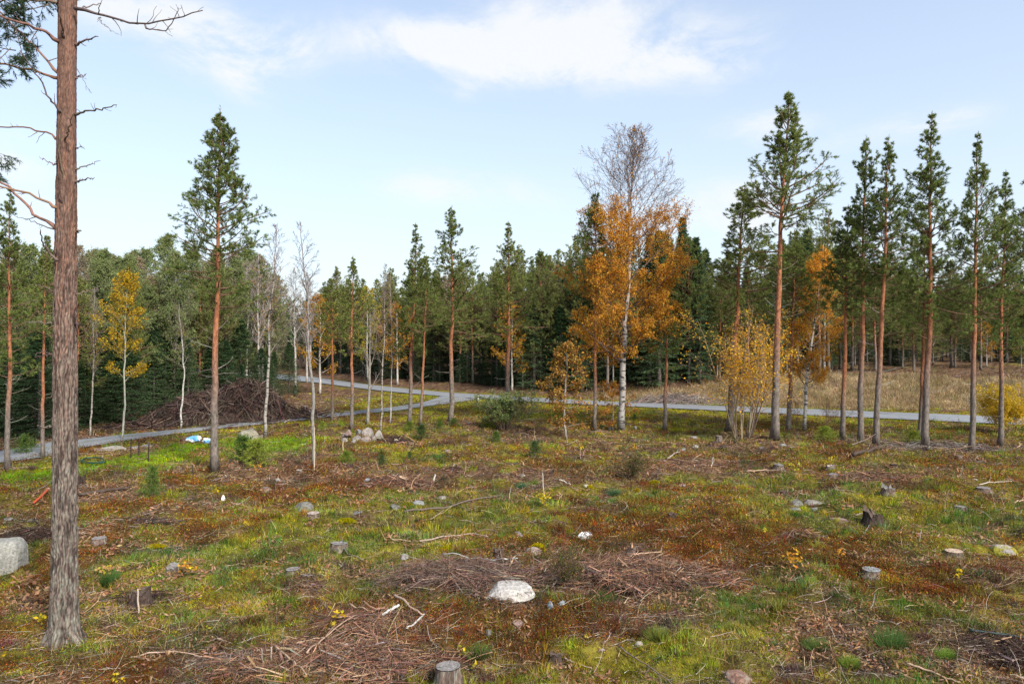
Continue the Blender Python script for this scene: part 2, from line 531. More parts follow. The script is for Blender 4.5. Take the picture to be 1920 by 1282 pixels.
def mat_birch():
    m, n, l = mat_new('birch_bark')
    at = nd(n, 'ShaderNodeAttribute', attribute_name='Col')
    tc = nd(n, 'ShaderNodeTexCoord')
    mp = nd(n, 'ShaderNodeMapping'); mp.inputs['Scale'].default_value = (3, 3, 9)
    l.new(tc.outputs['Object'], mp.inputs[0])
    no = nd(n, 'ShaderNodeTexNoise'); no.inputs['Scale'].default_value = 1.0; no.inputs['Detail'].default_value = 5
    l.new(mp.outputs[0], no.inputs['Vector'])
    mr = nd(n, 'ShaderNodeMapRange'); mr.inputs['From Min'].default_value = .52; mr.inputs['From Max'].default_value = .60
    l.new(no.outputs[0], mr.inputs[0])
    mi = nd(n, 'ShaderNodeMix', data_type='RGBA')
    l.new(mr.outputs[0], mi.inputs['Factor']); l.new(at.outputs['Color'], mi.inputs['A']); mi.inputs['B'].default_value = (.035, .03, .027, 1)
    bs = nd(n, 'ShaderNodeBsdfPrincipled'); bs.inputs['Roughness'].default_value = .75
    l.new(mi.outputs['Result'], bs.inputs['Base Color'])
    o = nd(n, 'ShaderNodeOutputMaterial'); l.new(bs.outputs[0], o.inputs[0])
    return m


M_LEAF = mat_leaf('autumn_leaf', .45, rnd=.15)
M_NEEDLE = mat_leaf('conifer_needle', .38, .6, .35)
M_GRASS = mat_leaf('ground_plants', .35, .8, 0, .02)
M_BARK = mat_rough('tree_bark', 12, (1, 1, .4), .75, .6, .02)
M_PLATE = mat_rough('plated_pine_bark', 16, (1, 1, .28), .55, 1.0, .03, vor=True, tint=(.27, .30, .24), tint_scale=5.5, tint_amt=.75, tlo=.52, thi=.66)
M_BIRCH = mat_birch()
M_WOOD = mat_rough('dead_wood', 14, (1, 1, 1), .35, .4, .01)
M_CUT = mat_rough('cut_wood', 22, (1, 1, 1), .4, .6, .01)
M_ROCK = mat_rough('granite', 17, (1, 1, 1), .65, 1.0, .03, tint=(.27, .27, .22), tint_scale=7, tint_amt=.6)
M_MOSSROCK = mat_rough('mossy_granite', 17, (1, 1, 1), .6, 1.0, .02, tint=(.24, .21, .02), tint_scale=3, tint_amt=.95, tlo=.46, thi=.54)
M_GROUND = mat_rough('forest_soil', 7, (1, 1, 1), .5, 1.0, .06, detail=9, spec=0)
M_ASPHALT = mat_rough('asphalt', 3, (1, 1, 1), .14, .15, .01, rough=.5, spec=.45)
M_GRAVEL = mat_rough('gravel', 13, (1, 1, 1), .35, .6, .03, detail=9)
M_PAINT = mat_rough('painted_line', 18, (1, 1, 1), .15, .1, .01)
M_PLASTIC = mat_rough('plastic_sheet', 5, (1, 1, 1), .1, .3, .02, rough=.35)
M_METAL = mat_rough('rusty_metal', 20, (1, 1, 1), .3, .2, .01, rough=.6)


# ------------------------------------------------------------------ scene helpers
def tag(o, label=None, cat=None, group=None, kind=None):
    if label: o['label'] = label
    if cat: o['category'] = cat
    if group: o['group'] = group
    if kind: o['kind'] = kind
    return o


def link(name, me, parent=None):
    o = bpy.data.objects.new(name, me)
    COL.objects.link(o)
    if parent is not None:
        o.parent = parent
    return o


def place(name, parts, loc, label, cat, group=None, rz=0, scale=(1, 1, 1), tilt=(0, 0)):
    """an Empty at the foot of the thing, carrying its parts: [(part name, mesh), ...]"""
    e = bpy.data.objects.new(name, None)
    e.empty_display_size = .3
    COL.objects.link(e)
    e.location = loc
    q = Euler((tilt[0], tilt[1], 0)).to_quaternion() @ Euler((0, 0, rz)).to_quaternion()
    e.rotation_mode = 'QUATERNION'
    e.rotation_quaternion = q
    e.scale = scale if hasattr(scale, '__len__') else (scale,) * 3
    tag(e, label, cat, group)
    for pn, me in parts:
        link(pn, me, e)
    return e


def single(name, me, loc, label, cat, group=None, rz=0, scale=(1, 1, 1)):
    o = link(name, me)
    o.location = loc
    o.rotation_euler = (0, 0, rz)
    o.scale = scale if hasattr(scale, '__len__') else (scale,) * 3
    return tag(o, label, cat, group)


# ================================================================== SETTING
def build_ground():
    rows = np.concatenate([np.linspace(-60, 5, 30)[:-1], 5 * np.exp(np.arange(0, math.log(3200 / 5), .0068))])
    ts = np.concatenate([-np.geomspace(40, 1.0, 26)[:-1], np.linspace(-1.0, 1.0, 760), np.geomspace(1.0, 40, 26)[1:]])
    wd = np.maximum(rows, 7)
    ts_m, r_m = np.meshgrid(ts, rows)
    X = ts_m * np.maximum(wd, 7)[:, None]
    X = np.clip(X, -5000, 5000) + 0 * r_m
    X = np.where(np.abs(ts_m) > 30, np.sign(ts_m) * np.maximum(np.abs(X), 2500 + np.abs(ts_m)), X)
    Y = r_m
    Z = height(X, Y)
    w = cover(X, Y)
    c = w @ np.array([PAL[t] for t in TYPES])
    c = c * (-.12 + 1.5 * fbm(X / .25, Y / .25, 77, 4, .75)[..., None])
    lit = fbm(X / .5, Y / .5, 78, 4, .7)[..., None]
    c = np.maximum(c, .012)
    c = c * (1 - .45 * sstep(.5, .62, lit)) + np.array([.075, .047, .03]) * .45 * sstep(.5, .62, lit)
    nr, nc = X.shape
    V = np.stack([X, Y, Z], -1).reshape(-1, 3)
    i = (np.arange(nr - 1)[:, None] * nc + np.arange(nc - 1)[None, :]).ravel()
    T = np.concatenate([np.stack([i, i + 1, i + nc + 1], -1), np.stack([i, i + nc + 1, i + nc], -1)])
    me = mesh_data('ground', V, T, c.reshape(-1, 3), (M_GROUND,), True)
    tag(link('ground', me), kind='structure')


def strip(name, A, B, mat, colfn, z=.03, n=400, k=14):
    """ribbon between two edge polylines"""
    def res(P):
        s = np.concatenate([[0], np.cumsum(np.hypot(*np.diff(P, axis=0).T))])
        t = np.linspace(0, s[-1], n)
        # smooth the corners
        Q = np.stack([np.interp(t, s, P[:, 0]), np.interp(t, s, P[:, 1])], 1)
        return Q
    idx = np.linspace(0, len(A) - 1, n)
    ia = np.arange(len(A))
    ker = np.ones(9) / 9

    def sm(P):
        Q = np.stack([np.interp(idx, ia, P[:, 0]), np.interp(idx, ia, P[:, 1])], 1)
        Qp = np.pad(Q, ((4, 4), (0, 0)), mode='edge')
        return np.stack([np.convolve(Qp[:, 0], ker, 'valid'), np.convolve(Qp[:, 1], ker, 'valid')], 1)
    QA, QB = sm(A), sm(B)
    s = np.linspace(0, 1, k)
    P = QA[:, None, :] * (1 - s)[None, :, None] + QB[:, None, :] * s[None, :, None]
    edge = .12 * (vnoise(P[..., 0] / .6, P[..., 1] / .6, 5) - .5)
    P[..., 1] += edge * (np.abs(s - .5) * 2)[None, :] ** 6 * 2
    crown = .05 * (1 - (2 * s - 1) ** 2)
    Z = np.full(P.shape[:2], z) + crown[None, :] + .01 * vnoise(P[..., 0], P[..., 1], 8)
    V = np.concatenate([P, Z[..., None]], -1).reshape(-1, 3)
    i = (np.arange(n - 1)[:, None] * k + np.arange(k - 1)[None, :]).ravel()
    T = np.concatenate([np.stack([i, i + k + 1, i + 1], -1), np.stack([i, i + k, i + k + 1], -1)])
    C = colfn(P[..., 0], P[..., 1], s[None, :] + 0 * P[..., 0]).reshape(-1, 3)
    me = mesh_data(name, V, T, C, (mat,), True)
    return tag(link(name, me), kind='structure')


def road_col(X, Y, s):
    b = .185 + .05 * fbm(X / 3, Y / 3, 60, 3)
    b = b * (1 + .10 * np.exp(-((s - .3) / .1) ** 2) + .10 * np.exp(-((s - .7) / .1) ** 2))
    b = b * (1 - .25 * np.exp(-((s) / .05) ** 2) - .25 * np.exp(-((s - 1) / .05) ** 2))
    return b[..., None] * np.array([.97, 1.0, 1.04])


def drive_col(X, Y, s):
    b = .14 + .08 * fbm(X / .8, Y / .8, 61, 4)
    b = b * (1 + .18 * np.exp(-((s - .27) / .1) ** 2) + .18 * np.exp(-((s - .75) / .1) ** 2))
    c = b[..., None] * np.array([.97, 1.0, 1.03])
    mid = (np.exp(-((s - .5) / .09) ** 2) * sstep(.45, .6, fbm(X / .5, Y / .5, 62, 3)))[..., None]
    return c * (1 - .5 * mid) + np.array([.10, .12, .04]) * .5 * mid


build_ground()
strip('road', far_e, near_e, M_ASPHALT, road_col, .02)
strip('gravel_drive', dfar, dnear, M_GRAVEL, drive_col, .0)


def build_marks():
    mb = MB()
    for (u0, u1) in [(812, 822), (828, 838), (844, 853), (861, 869), (877, 886)]:
        q = []
        for u in (u0, u1):
            v = np.interp(u, [r[0] for r in ROAD_PX], [r[2] for r in ROAD_PX]) - 1.2
            q.append(flatpt(u, v))
        (ax, ay), (bx, by) = q
        z = .044
        mb.add([(ax, ay, z), (bx, by, z), (bx, by + .75, z + .012), (ax, ay + .75, z + .012)], [(0, 1, 2), (0, 2, 3)], (.75, .75, .73))
    tag(link('road_markings', mb.mesh('road_markings', M_PAINT)), kind='structure')


build_marks()

# ================================================================== GROUND PLANTS (stuff)
def scatter_points(n, dmin, dmax, tmax=.86, rng=RNG):
    D = np.exp(rng.random(n) * (math.log(dmax) - math.log(dmin)) + math.log(dmin))
    X = (rng.random(n) * 2 - 1) * tmax * (D + 1.5)
    rg = .55 * (vnoise(X / .5, D / .5, 71) - .55)
    keep = (poly_dist(X, D, ROAD_C) + rg > 1.72) & ((poly_dist(X, D, DRIVE_C) + rg > np.interp(D, [20, 32, 40, 60], [1.75, 1.15, .78, 1.0])))
    return X[keep], D[keep]


def build_cover():
    rng = np.random.default_rng(5)
    X, Y = scatter_points(620000, 6.2, 66, rng=rng)
    w = cover(X, Y)
    z = height(X, Y)
    cum = np.cumsum(w, 1)
    ty = (rng.random(len(X))[:, None] > cum).sum(1).clip(0, 5)
    P = np.stack([X, Y, z - .005], 1)
    g = np.clip(Y / 13, .75, 4.2) ** .72
    clump = fbm(X / .45, Y / .45, 301, 3, .6)
    hv = np.clip((clump - .3) * 3.0, .2, 2.1) * (.55 + .9 * _hash(np.floor(X / .42 + 1.5 * fbm(X / .3, Y / .3, 411, 2)), np.floor(Y / .5 + 1.5 * fbm(X / .3, Y / .3, 412, 2)), 415))

    def dirs(M, spread, el=1.0):
        d = rng.normal(size=(M, 3)) * spread
        d[:, 2] = el
        return unit(d)
    def tonal(x, y):
        a_ = fbm(x / .55, y / .55, 401, 4, .7)[:, None]
        b_ = fbm(x / 1.3, y / 1.3, 402, 3, .6)[:, None]
        wx_ = x / .42 + 1.5 * fbm(x / .3, y / .3, 411, 2); wy_ = y / .5 + 1.5 * fbm(x / .3, y / .3, 412, 2)
        c1 = _hash(np.floor(wx_), np.floor(wy_), 413)[:, None]; c2 = _hash(np.floor(wx_), np.floor(wy_), 414)[:, None]
        return (-.05 + 1.95 * a_) * (.72 + .6 * c1) * (1 + (b_ - .5) * np.array([[1.3, .5, -.3]])) * (1 + (c2 - .45) * np.array([[.55, .1, -.2]]))
    # grass
    mb = MB()
    dry = (.26, .21, .09)
    for t, cols, p, h, sp, rep in ((0, [(.17, .225, .035), (.27, .285, .04), (.38, .335, .085), (.09, .165, .04), (.50, .42, .22)], [.28, .27, .22, .08, .15], .12, .55, 2),
                                   (4, [(.17, .30, .018), (.24, .37, .02), (.33, .40, .03), (.11, .22, .018)], [.35, .3, .15, .2], .11, .35, 2)):
        k = np.repeat(np.where(ty == t)[0], rep)
        M = len(k)
        Pk = P[k] + rng.normal(size=(M, 3)) * np.array([.03, .03, 0]) * g[k][:, None]
        mb.add(*spikes(Pk, dirs(M, sp), h * hv[k] * (.5 + .9 * rng.random(M)) * g[k] ** .4, .010 * g[k] * (.6 + .8 * rng.random(M)), pick(cols, M, rng, p) * tonal(X[k], Y[k]), rng))
    tag(link('grass', mb.mesh('grass', M_GRASS)), 'short green and yellowing grass growing across the cleared ground', 'grass', kind='stuff')
    # tall dry grass beyond the road and in patches
    mb = MB()
    k = np.repeat(np.where((ty == 5) & (Y < 90))[0], 3)
    M = len(k)
    Pk = P[k] + rng.normal(size=(M, 3)) * np.array([.2, .2, 0])
    hh = .42 * (.4 + .9 * rng.random(M)) * np.where(Y[k] > 40, 1.15, .7) * hv[k]
    mb.add(*spikes(Pk, dirs(M, .42), hh, .009 * g[k] * 1.3, pick([(.36, .26, .14), (.42, .31, .17), (.30, .24, .11), (.40, .27, .16), (.15, .17, .05)], M, rng, [.3, .25, .2, .15, .1], .15), rng))
    rngx = np.random.default_rng(77)
    n = 130000
    x = rngx.random(n) * 60 + 3
    s = rngx.random(n) ** 1.1 * 17 + 2.4
    y = road_far_y(x) + s
    keep = (np.abs(x) < .84 * y) & (rngx.random(n) < cover(x, y)[:, 5] + .02)
    x, y = x[keep], y[keep]
    M = len(x)
    Pk = np.stack([x, y, height(x, y)], 1)
    cl = np.clip((fbm(x / 1.6, y / 1.6, 303, 3) - .25) * 2.3, .3, 1.6)
    d = dirs(M, .5)
    mb.add(*spikes(Pk, d, .46 * cl * (.4 + .8 * rng.random(M)), .05, pick([(.55, .41, .26), (.64, .48, .32), (.42, .30, .18), (.56, .38, .25), (.20, .19, .08)], M, rng, [.3, .25, .2, .15, .1], .15) * (.35 + 1.15 * fbm(x / 1.4, y / 1.4, 305, 4, .65)[:, None]), rng))
    tag(link('dry_grass', mb.mesh('dry_grass', M_GRASS)), 'tall straw coloured grass on the bank beyond the road', 'dry grass', kind='stuff')
    # bilberry and heather scrub: small leaves on thin stems
    mb = MB()
    k = np.repeat(np.where(ty == 2)[0], 3)
    M = len(k)
    off = rng.normal(size=(M, 3)) * np.array([.045, .045, 0]) * g[k][:, None]
    off[:, 2] = rng.random(M) * .17 * hv[k] * g[k] ** .3
    cols = [(.22, .068, .024), (.17, .050, .018), (.23, .10, .03), (.12, .15, .03), (.40, .25, .03), (.17, .10, .045)]
    mb.add(*leaves(P[k] + off, dirs(M, 1.0, .7), .025 * g[k] ** 1.0 * (.6 + .8 * rng.random(M)), .019 * g[k], pick(cols, M, rng, [.22, .2, .18, .2, .06, .14], .25) * tonal(X[k], Y[k]) * 1.15, rng))
    k = np.where(ty == 2)[0]
    M = len(k)
    mb.add(*spikes(P[k], dirs(M, .4), .19 * hv[k] * (.5 + .6 * rng.random(M)), .005 * g[k], pick([(.10, .045, .03), (.08, .09, .03)], M, rng), rng))
    tag(link('bilberry_scrub', mb.mesh('bilberry_scrub', M_GRASS)), 'rusty red and green bilberry scrub spreading over the clearing', 'scrub', kind='stuff')
    # moss cushions
    mb = MB()
    k = np.repeat(np.where(ty == 1)[0], 3)
    M = len(k)
    off = rng.normal(size=(M, 3)) * np.array([.04, .04, .0]) * g[k][:, None]
    mb.add(*spikes(P[k] + off, dirs(M, .8), .045 * g[k] * hv[k] * (.6 + .8 * rng.random(M)), .014 * g[k], pick([(.36, .325, .035), (.50, .41, .03), (.26, .29, .04), (.18, .24, .04)], M, rng, [.35, .15, .3, .2], .18) * tonal(X[k], Y[k]) * 1.1, rng))
    tag(link('moss', mb.mesh('moss', M_GRASS)), 'low yellow green moss and fine grass in patches', 'moss', kind='stuff')
    # fallen leaves, bark chips, needles
    mb = MB()
    k = np.repeat(np.where((ty == 3) | (rng.random(len(ty)) < .12))[0], 2)
    M = len(k)
    off = rng.normal(size=(M, 3)) * np.array([.06, .06, 0]) * g[k][:, None]
    off[:, 2] = .012 + .03 * rng.random(M)
    d = rng.normal(size=(M, 3)); d[:, 2] *= .28; d = unit(d)
    cols = [(.24, .13, .075), (.16, .085, .05), (.33, .20, .12), (.10, .06, .04), (.38, .17, .055), (.22, .19, .16), (.44, .33, .22)]
    mb.add(*leaves(P[k] + off, d, .042 * g[k] ** .9 * (.4 + rng.random(M)), .018 * g[k] ** .9 * (.5 + .8 * rng.random(M)), pick(cols, M, rng, [.24, .24, .14, .2, .07, .08, .03], .25) * (.3 + .7 * tonal(X[k], Y[k])), rng))
    # larger curled fern and bark pieces in loose groups
    q = fbm(X / 1.1, Y / 1.1, 430, 4, .6)
    bx = np.zeros(len(X))
    for (u0, v0, ru, rv) in [(430, 875, 130, 22), (560, 890, 180, 16), (740, 900, 190, 20), (1010, 885, 200, 14), (1250, 835, 150, 9), (90, 1110, 120, 40), (1680, 885, 180, 12), (1750, 1245, 150, 30), (620, 1235, 220, 40), (460, 950, 120, 14), (1700, 830, 240, 8), (870, 1120, 130, 30)]:
        x0, d0 = flatpt(u0, v0)
        bx = np.maximum(bx, np.exp(-(((X - x0) / PX(ru, d0)) ** 2 + ((Y - d0) / (rv * d0 * d0 / (CAMH * F))) ** 2)))
    k = np.where((ty != 4) & (q + .22 * bx > .58) & (rng.random(len(ty)) < .30) & (Y < 50))[0]
    M = len(k)
    d = rng.normal(size=(M, 3)); d[:, 2] = np.abs(d[:, 2]) * .6; d = unit(d)
    mb.add(*leaves(P[k] + np.array([0, 0, .04]), d, .10 * g[k] ** .7 * (.35 + rng.random(M)), .034 * g[k] ** .7, pick([(.42, .24, .14), (.34, .19, .11), (.28, .15, .085), (.46, .30, .2), (.2, .12, .08)], M, rng, None, .2), rng))
    tag(link('leaf_litter', mb.mesh('leaf_litter', M_GRASS)), 'brown fallen leaves, bark chips and dead fern scattered on soil', 'leaf litter', kind='stuff')
    # heather, grass and bilberry clumps standing proud of the rest
    mb = MB()
    nc = 5200
    cx_, cy_ = scatter_points(nc * 2, 7.0, 44, rng=rng)
    q = fbm(cx_ / 2.4, cy_ / 2.4, 450, 4, .6)
    o = np.argsort(-q + .25 * rng.random(len(q)))[:nc]
    cx_, cy_ = cx_[o], cy_[o]
    wc = cover(cx_, cy_)
    kk = (rng.random(len(cx_))[:, None] > np.cumsum(wc, 1)).sum(1).clip(0, 5)
    CC = np.array([(.13, .19, .045), (.34, .32, .05), (.20, .07, .028), (.13, .085, .06), (.18, .30, .03), (.36, .29, .15)])
    cc = CC[kk] * (.45 + .9 * rng.random((len(kk), 1))) * (1 + .2 * rng.normal(size=(len(kk), 3)))
    per = 42
    gi = np.repeat(np.arange(len(kk)), per)
    gg = np.clip(cy_ / 13, .75, 3.2) ** .7
    rr = rng.uniform(.07, .26, len(kk)) * gg
    a = rng.random(len(gi)) * 6.283; u_ = np.sqrt(rng.random(len(gi)))
    px_, py_ = cx_[gi] + np.cos(a) * u_ * rr[gi], cy_[gi] + np.sin(a) * u_ * rr[gi]
    pp = np.stack([px_, py_, height(px_, py_) - .01], 1)
    dd = unit(np.stack([np.cos(a) * u_ * .7, np.sin(a) * u_ * .7, np.ones(len(a))], 1) + rng.normal(size=(len(a), 3)) * .25)
    hh = rng.uniform(.10, .30, len(kk)) * gg ** .5
    mb.add(*spikes(pp, dd, hh[gi] * (.5 + .7 * rng.random(len(gi))) * (1.05 - .5 * u_), .012 * gg[gi], np.clip(cc[gi] * (.6 + .8 * rng.random((len(gi), 1))), .006, .7), rng))
    tag(link('heather', mb.mesh('heather', M_GRASS)), 'small tussocks of heather, grass and berry plants dotted over the clearing', 'heather', kind='stuff')
    # twigs lying about
    mb = MB()
    k = rng.choice(np.where((ty == 3) | (rng.random(len(ty)) < .12))[0], 38000)
    M = len(k)
    d = rng.normal(size=(M, 3)); d[:, 2] = np.abs(d[:, 2]) * .16; d = unit(d)
    L = (.10 + .45 * rng.random(M) ** 2.2) * g[k] ** .5
    Pn, Rn, _ = strands(P[k] + [0, 0, .035], d, L, (.0022 + .004 * rng.random(M) ** 2) * g[k] ** .9, np.full(M, -.05), rng, 4, .2, .5)
    mb.add(*tubes(Pn, Rn, 3, pick([(.20, .135, .095), (.28, .19, .13), (.10, .07, .055), (.34, .30, .27), (.42, .29, .18)], M, rng, None, .25), cap=False))
    tag(link('fallen_twigs', mb.mesh('fallen_twigs', M_WOOD)), 'thin dead twigs strewn over the cleared ground', 'twigs', kind='stuff')


build_cover()

# ================================================================== TREE PROTOTYPES
GREY_BARK = np.array([.150, .125, .106])
ORANGE_BARK = np.array([.275, .112, .056])


def trunk_poly(H, rng, N=22, wob=.010, bend=0):
    z = np.linspace(0, 1, N)
    x = np.cumsum(rng.normal(size=N)) * wob * H / 8
    y = np.cumsum(rng.normal(size=N)) * wob * H / 8
    x -= x[0] + (x[-1] - x[0]) * z; y -= y[0] + (y[-1] - y[0]) * z
    x = x + bend * np.sin(z * math.pi) * H
    return np.stack([x, y, z * H], 1)


def proto_pine(seed, H=17.0, cf=.5, r0=.2, rmax=.115, dens=1.0, pale=.0, detail=1.0, orange=(.14, .40), shape=.95, lopside=True):
    rng = np.random.default_rng(seed)
    P = trunk_poly(H, rng, wob=.012)
    z = P[:, 2] / H
    R = r0 * (1 - z) ** .85 * (1 - .12 * z) + .010
    R = R * (1 + .30 * np.exp(-z * 55))
    k = sstep(orange[0], orange[1], z)[:, None]
    tc = GREY_BARK * (1 - k) + ORANGE_BARK * k
    kt = sstep(.8, 1, z)[:, None]
    tc = tc * (1 - kt) + np.array([.16, .11, .07]) * kt
    tm = MB(); tm.add(*tubes(P, R, 12, tc[None]))
    cm = MB()
    zc = H * (1 - cf)
    zs, d = [], zc
    while d < H * .985:
        zs.append(d); d += rng.uniform(.30, .46) * (H / 17) ** .5
    bp, bd, bl, br, bs = [], [], [], [], []
    az0 = 0
    lop, lopa = (rng.uniform(.1, .38) if lopside else .05), rng.random() * 7
    for zz in zs:
        s = (zz - zc) / (H - zc)
        nb = rng.integers(3, 6) if s < .25 else rng.integers(4, 7)
        az0 += rng.random() * 2
        lw = rng.uniform(.5, 1.25) if lopside else rng.uniform(.8, 1.12)
        for j in range(nb):
            if s < .22 and rng.random() > .6 * dens: continue
            if lopside and rng.random() < .12: continue
            az = az0 + j / nb * 2 * math.pi + rng.normal() * .2
            el = rad(2 + 60 * s ** 1.2 + rng.normal() * 7)
            L = (1 + lop * math.cos(az - lopa + 3 * s)) * rmax * H * 1.3 * (1 - s) ** shape * (.70 + .30 * min(1, s * 4)) * lw * rng.uniform(.65, 1.25) + .12
            zr = zz + rng.normal() * .06
            bp.append((np.interp(zr, P[:, 2], P[:, 0]), np.interp(zr, P[:, 2], P[:, 1]), zr))
            bd.append((math.cos(az) * math.cos(el), math.sin(az) * math.cos(el), math.sin(el)))
            bl.append(L); br.append(.011 + .012 * L); bs.append(s)
    bp, bd, bl, br = map(np.array, (bp, bd, bl, br))
    B1, R1, L1 = strands(bp, bd, bl, br, np.full(len(bp), .10), rng, 7, .10)
    cm.add(*tubes(B1, R1, 4, (.17, .10, .065)))
    n2 = max(4, int(9.5 * detail))
    B2, R2, L2 = grow(B1, R1, np.maximum(L1, .3), n2, .30, 1.0, rad(46), .40, .16, rng, 4, .12)
    kp = rng.random(len(B2)) < np.clip(.15 + np.repeat(L1, n2) / 1.5, 0, 1)
    B2, R2, L2 = B2[kp], R2[kp], L2[kp]
    R2 = np.minimum(R2, .008)
    cm.add(*tubes(B2, R2, 3, (.15, .095, .06), cap=False))
    # needle shoots
    n3 = max(2, int(7 * detail * dens))
    B3, R3, L3 = grow(B2, R2, np.clip(L2, .16, .8), n3, .25, 1.0, rad(40), .34, .22, rng, 2, .1)
    kp = rng.random(len(B3)) < np.clip(.2 + np.repeat(L2, n3) / .45, 0, 1)
    B3, R3, L3 = B3[kp], R3[kp], L3[kp]
    base = np.concatenate([B3[:, 0], B2[:, -2], B1[:, -1], B1[:, -2], P[-3:] - [0, 0, .1]])
    tip = np.concatenate([B3[:, 1], B2[:, -1], B1[:, -1] + (B1[:, -1] - B1[:, -2]) * .5, B1[:, -1], P[-3:] + [0, 0, .25]])
    ax = unit(tip - base)
    ln = np.clip(np.linalg.norm(tip - base, axis=1), .09, .24)
    nn = 14
    M = len(base) * nn
    ii = np.repeat(np.arange(len(base)), nn)
    tt = rng.random(M)
    pos = base[ii] + ax[ii] * (ln[ii] * tt)[:, None]
    dr = unit(ax[ii] * .9 + unit(rng.normal(size=(M, 3))) * .75)
    shade = rng.normal(size=len(base)) * .3
    c = np.array([.165, .225, .060]) * (1 - pale) + np.array([.205, .255, .080]) * pale
    col = np.clip(c[None] * (1 + shade[ii][:, None]) * (1 + .12 * rng.normal(size=(M, 1))), .01, .4)
    col[:, 0] *= 1 + .25 * rng.random(M)
    V, T, C = spikes(pos, dr, .125 * (.6 + .6 * rng.random(M)), .0185, col, rng)
    fm = MB(); fm.add(V, T, C)
    # dead branches under the crown
    nd_ = int(14 + 10 * rng.random())
    zz = rng.uniform(H * .10, zc, nd_)
    az = rng.random(nd_) * 7
    el = rng.uniform(-.15, .5, nd_)
    pos = np.stack([np.interp(zz, P[:, 2], P[:, 0]), np.interp(zz, P[:, 2], P[:, 1]), zz], 1)
    dd = np.stack([np.cos(az) * np.cos(el), np.sin(az) * np.cos(el), np.sin(el)], 1)
    LL = np.where(rng.random(nd_) < .45, rng.uniform(.7, 1.6, nd_), rng.uniform(.22, .5, nd_))
    D1, DR, DL = strands(pos, dd, LL, rng.uniform(.010, .018, nd_), np.full(nd_, .12), rng, 6, .12)
    tm.add(*tubes(D1, DR, 4, pick([(.20, .17, .14), (.30, .27, .24)], nd_, rng)))
    D2, DR2, _ = grow(D1, DR, DL, 3, .4, .95, rad(45), .35, .05, rng, 4, .2)
    tm.add(*tubes(D2, np.minimum(DR2, .006), 3, (.2, .17, .15), cap=False))
    return [('trunk', tm.mesh('trunk', M_BARK, True)), ('branches', cm.mesh('branches', M_WOOD)), ('needles', fm.mesh('needles', M_NEEDLE))], H


def proto_spruce(seed, H=14.0, base=.04, rmax=.17, dens=1.0, col=(.058, .100, .040), top_sparse=0, big=1.0):
    rng = np.random.default_rng(seed)
    P = trunk_poly(H, rng, wob=.004)
    z = P[:, 2] / H
    R = (.011 * H) * (1 - z) ** .8 + .01
    tm = MB(); tm.add(*tubes(P, R, 9, (.15, .125, .11)))
    zc = H * base
    bp, bd, bl, br, ups = [], [], [], [], []
    d = zc
    while d < H * .985:
        s = (d - zc) / (H - zc)
        nb = rng.integers(5, 8)
        a0 = rng.random() * 7
        for j in range(nb):
            if rng.random() > .93 * dens: continue
            az = a0 + j / nb * 2 * math.pi + rng.normal() * .2
            el = rad(-22 + 62 * s ** 1.6 + rng.normal() * 6)
            L = (rmax * H * (1 - s) ** .85 * (.75 + .25 * min(1, s * 5)) + .10) * rng.uniform(.72, 1.18)
            zr = d + rng.normal() * .07
            bp.append((0, 0, zr)); bd.append((math.cos(az) * math.cos(el), math.sin(az) * math.cos(el), math.sin(el)))
            bl.append(L); br.append(.006 + .011 * L); ups.append(.08 if s < .8 else .02)
        d += (.20 + .16 * (1 - s)) * (H / 14) ** .6
    bp, bd, bl, br = map(np.array, (bp, bd, bl, br))
    bp[:, 0] = np.interp(bp[:, 2], P[:, 2], P[:, 0]); bp[:, 1] = np.interp(bp[:, 2], P[:, 2], P[:, 1])
    B1, R1, L1 = strands(bp, bd, bl, br, np.array(ups), rng, 6, .05)
    tm.add(*tubes(B1, R1, 3, (.12, .09, .07), cap=False))
    B2, R2, L2 = grow(B1, R1, L1, 11, .18, 1.0, rad(52), .42, -.08, rng, 3, .08, plane=True)
    # drooping sprays
    k = 5
    t = rng.random((len(B2), k))
    pos = (B2[:, 0][:, None] * (1 - t[..., None]) + B2[:, -1][:, None] * t[..., None]).reshape(-1, 3)
    ax = np.repeat(unit(B2[:, -1] - B2[:, 0]), k, 0)
    M = len(pos)
    dr = unit(ax * .7 + rng.normal(size=(M, 3)) * .45 + np.array([0, 0, -.42]))
    ii = np.repeat(np.arange(len(B2)), k)
    sh = 1 + .28 * rng.normal(size=len(B2))
    c = np.clip(np.array(col)[None] * sh[ii][:, None] * (1 + .15 * rng.normal(size=(M, 1))), .006, .3)
    sz = (H / 14) ** .5 * big
    fm = MB()
    fm.add(*leaves(pos, dr, .25 * sz * (.5 + .8 * rng.random(M)), .055 * sz, c, rng))
    # branch-top shoots
    t = rng.random((len(B1), 10))
    f = t * 5; i = np.minimum(f.astype(int), 4); fr = (f - i)[..., None]
    bi = np.arange(len(B1))[:, None]
    pos = (B1[bi, i] * (1 - fr) + B1[bi, i + 1] * fr).reshape(-1, 3)
    dr = unit(np.repeat(unit(B1[:, -1] - B1[:, 0]), 10, 0) + rng.normal(size=(len(pos), 3)) * .5)
    M = len(pos)
    fm.add(*leaves(pos, dr, .17 * sz, .045 * sz, jit(np.array(col) * 1.25, M, rng, .2, .06), rng))
    tp = np.repeat(P[-2:], 10, 0)
    fm.add(*leaves(tp - [0, 0, .1], unit(rng.normal(size=(20, 3)) * .5 + [0, 0, 1]), .25, .05, np.array(col), rng))
    return [('trunk', tm.mesh('trunk', M_BARK, True)), ('crown', fm.mesh('crown', M_NEEDLE))], H


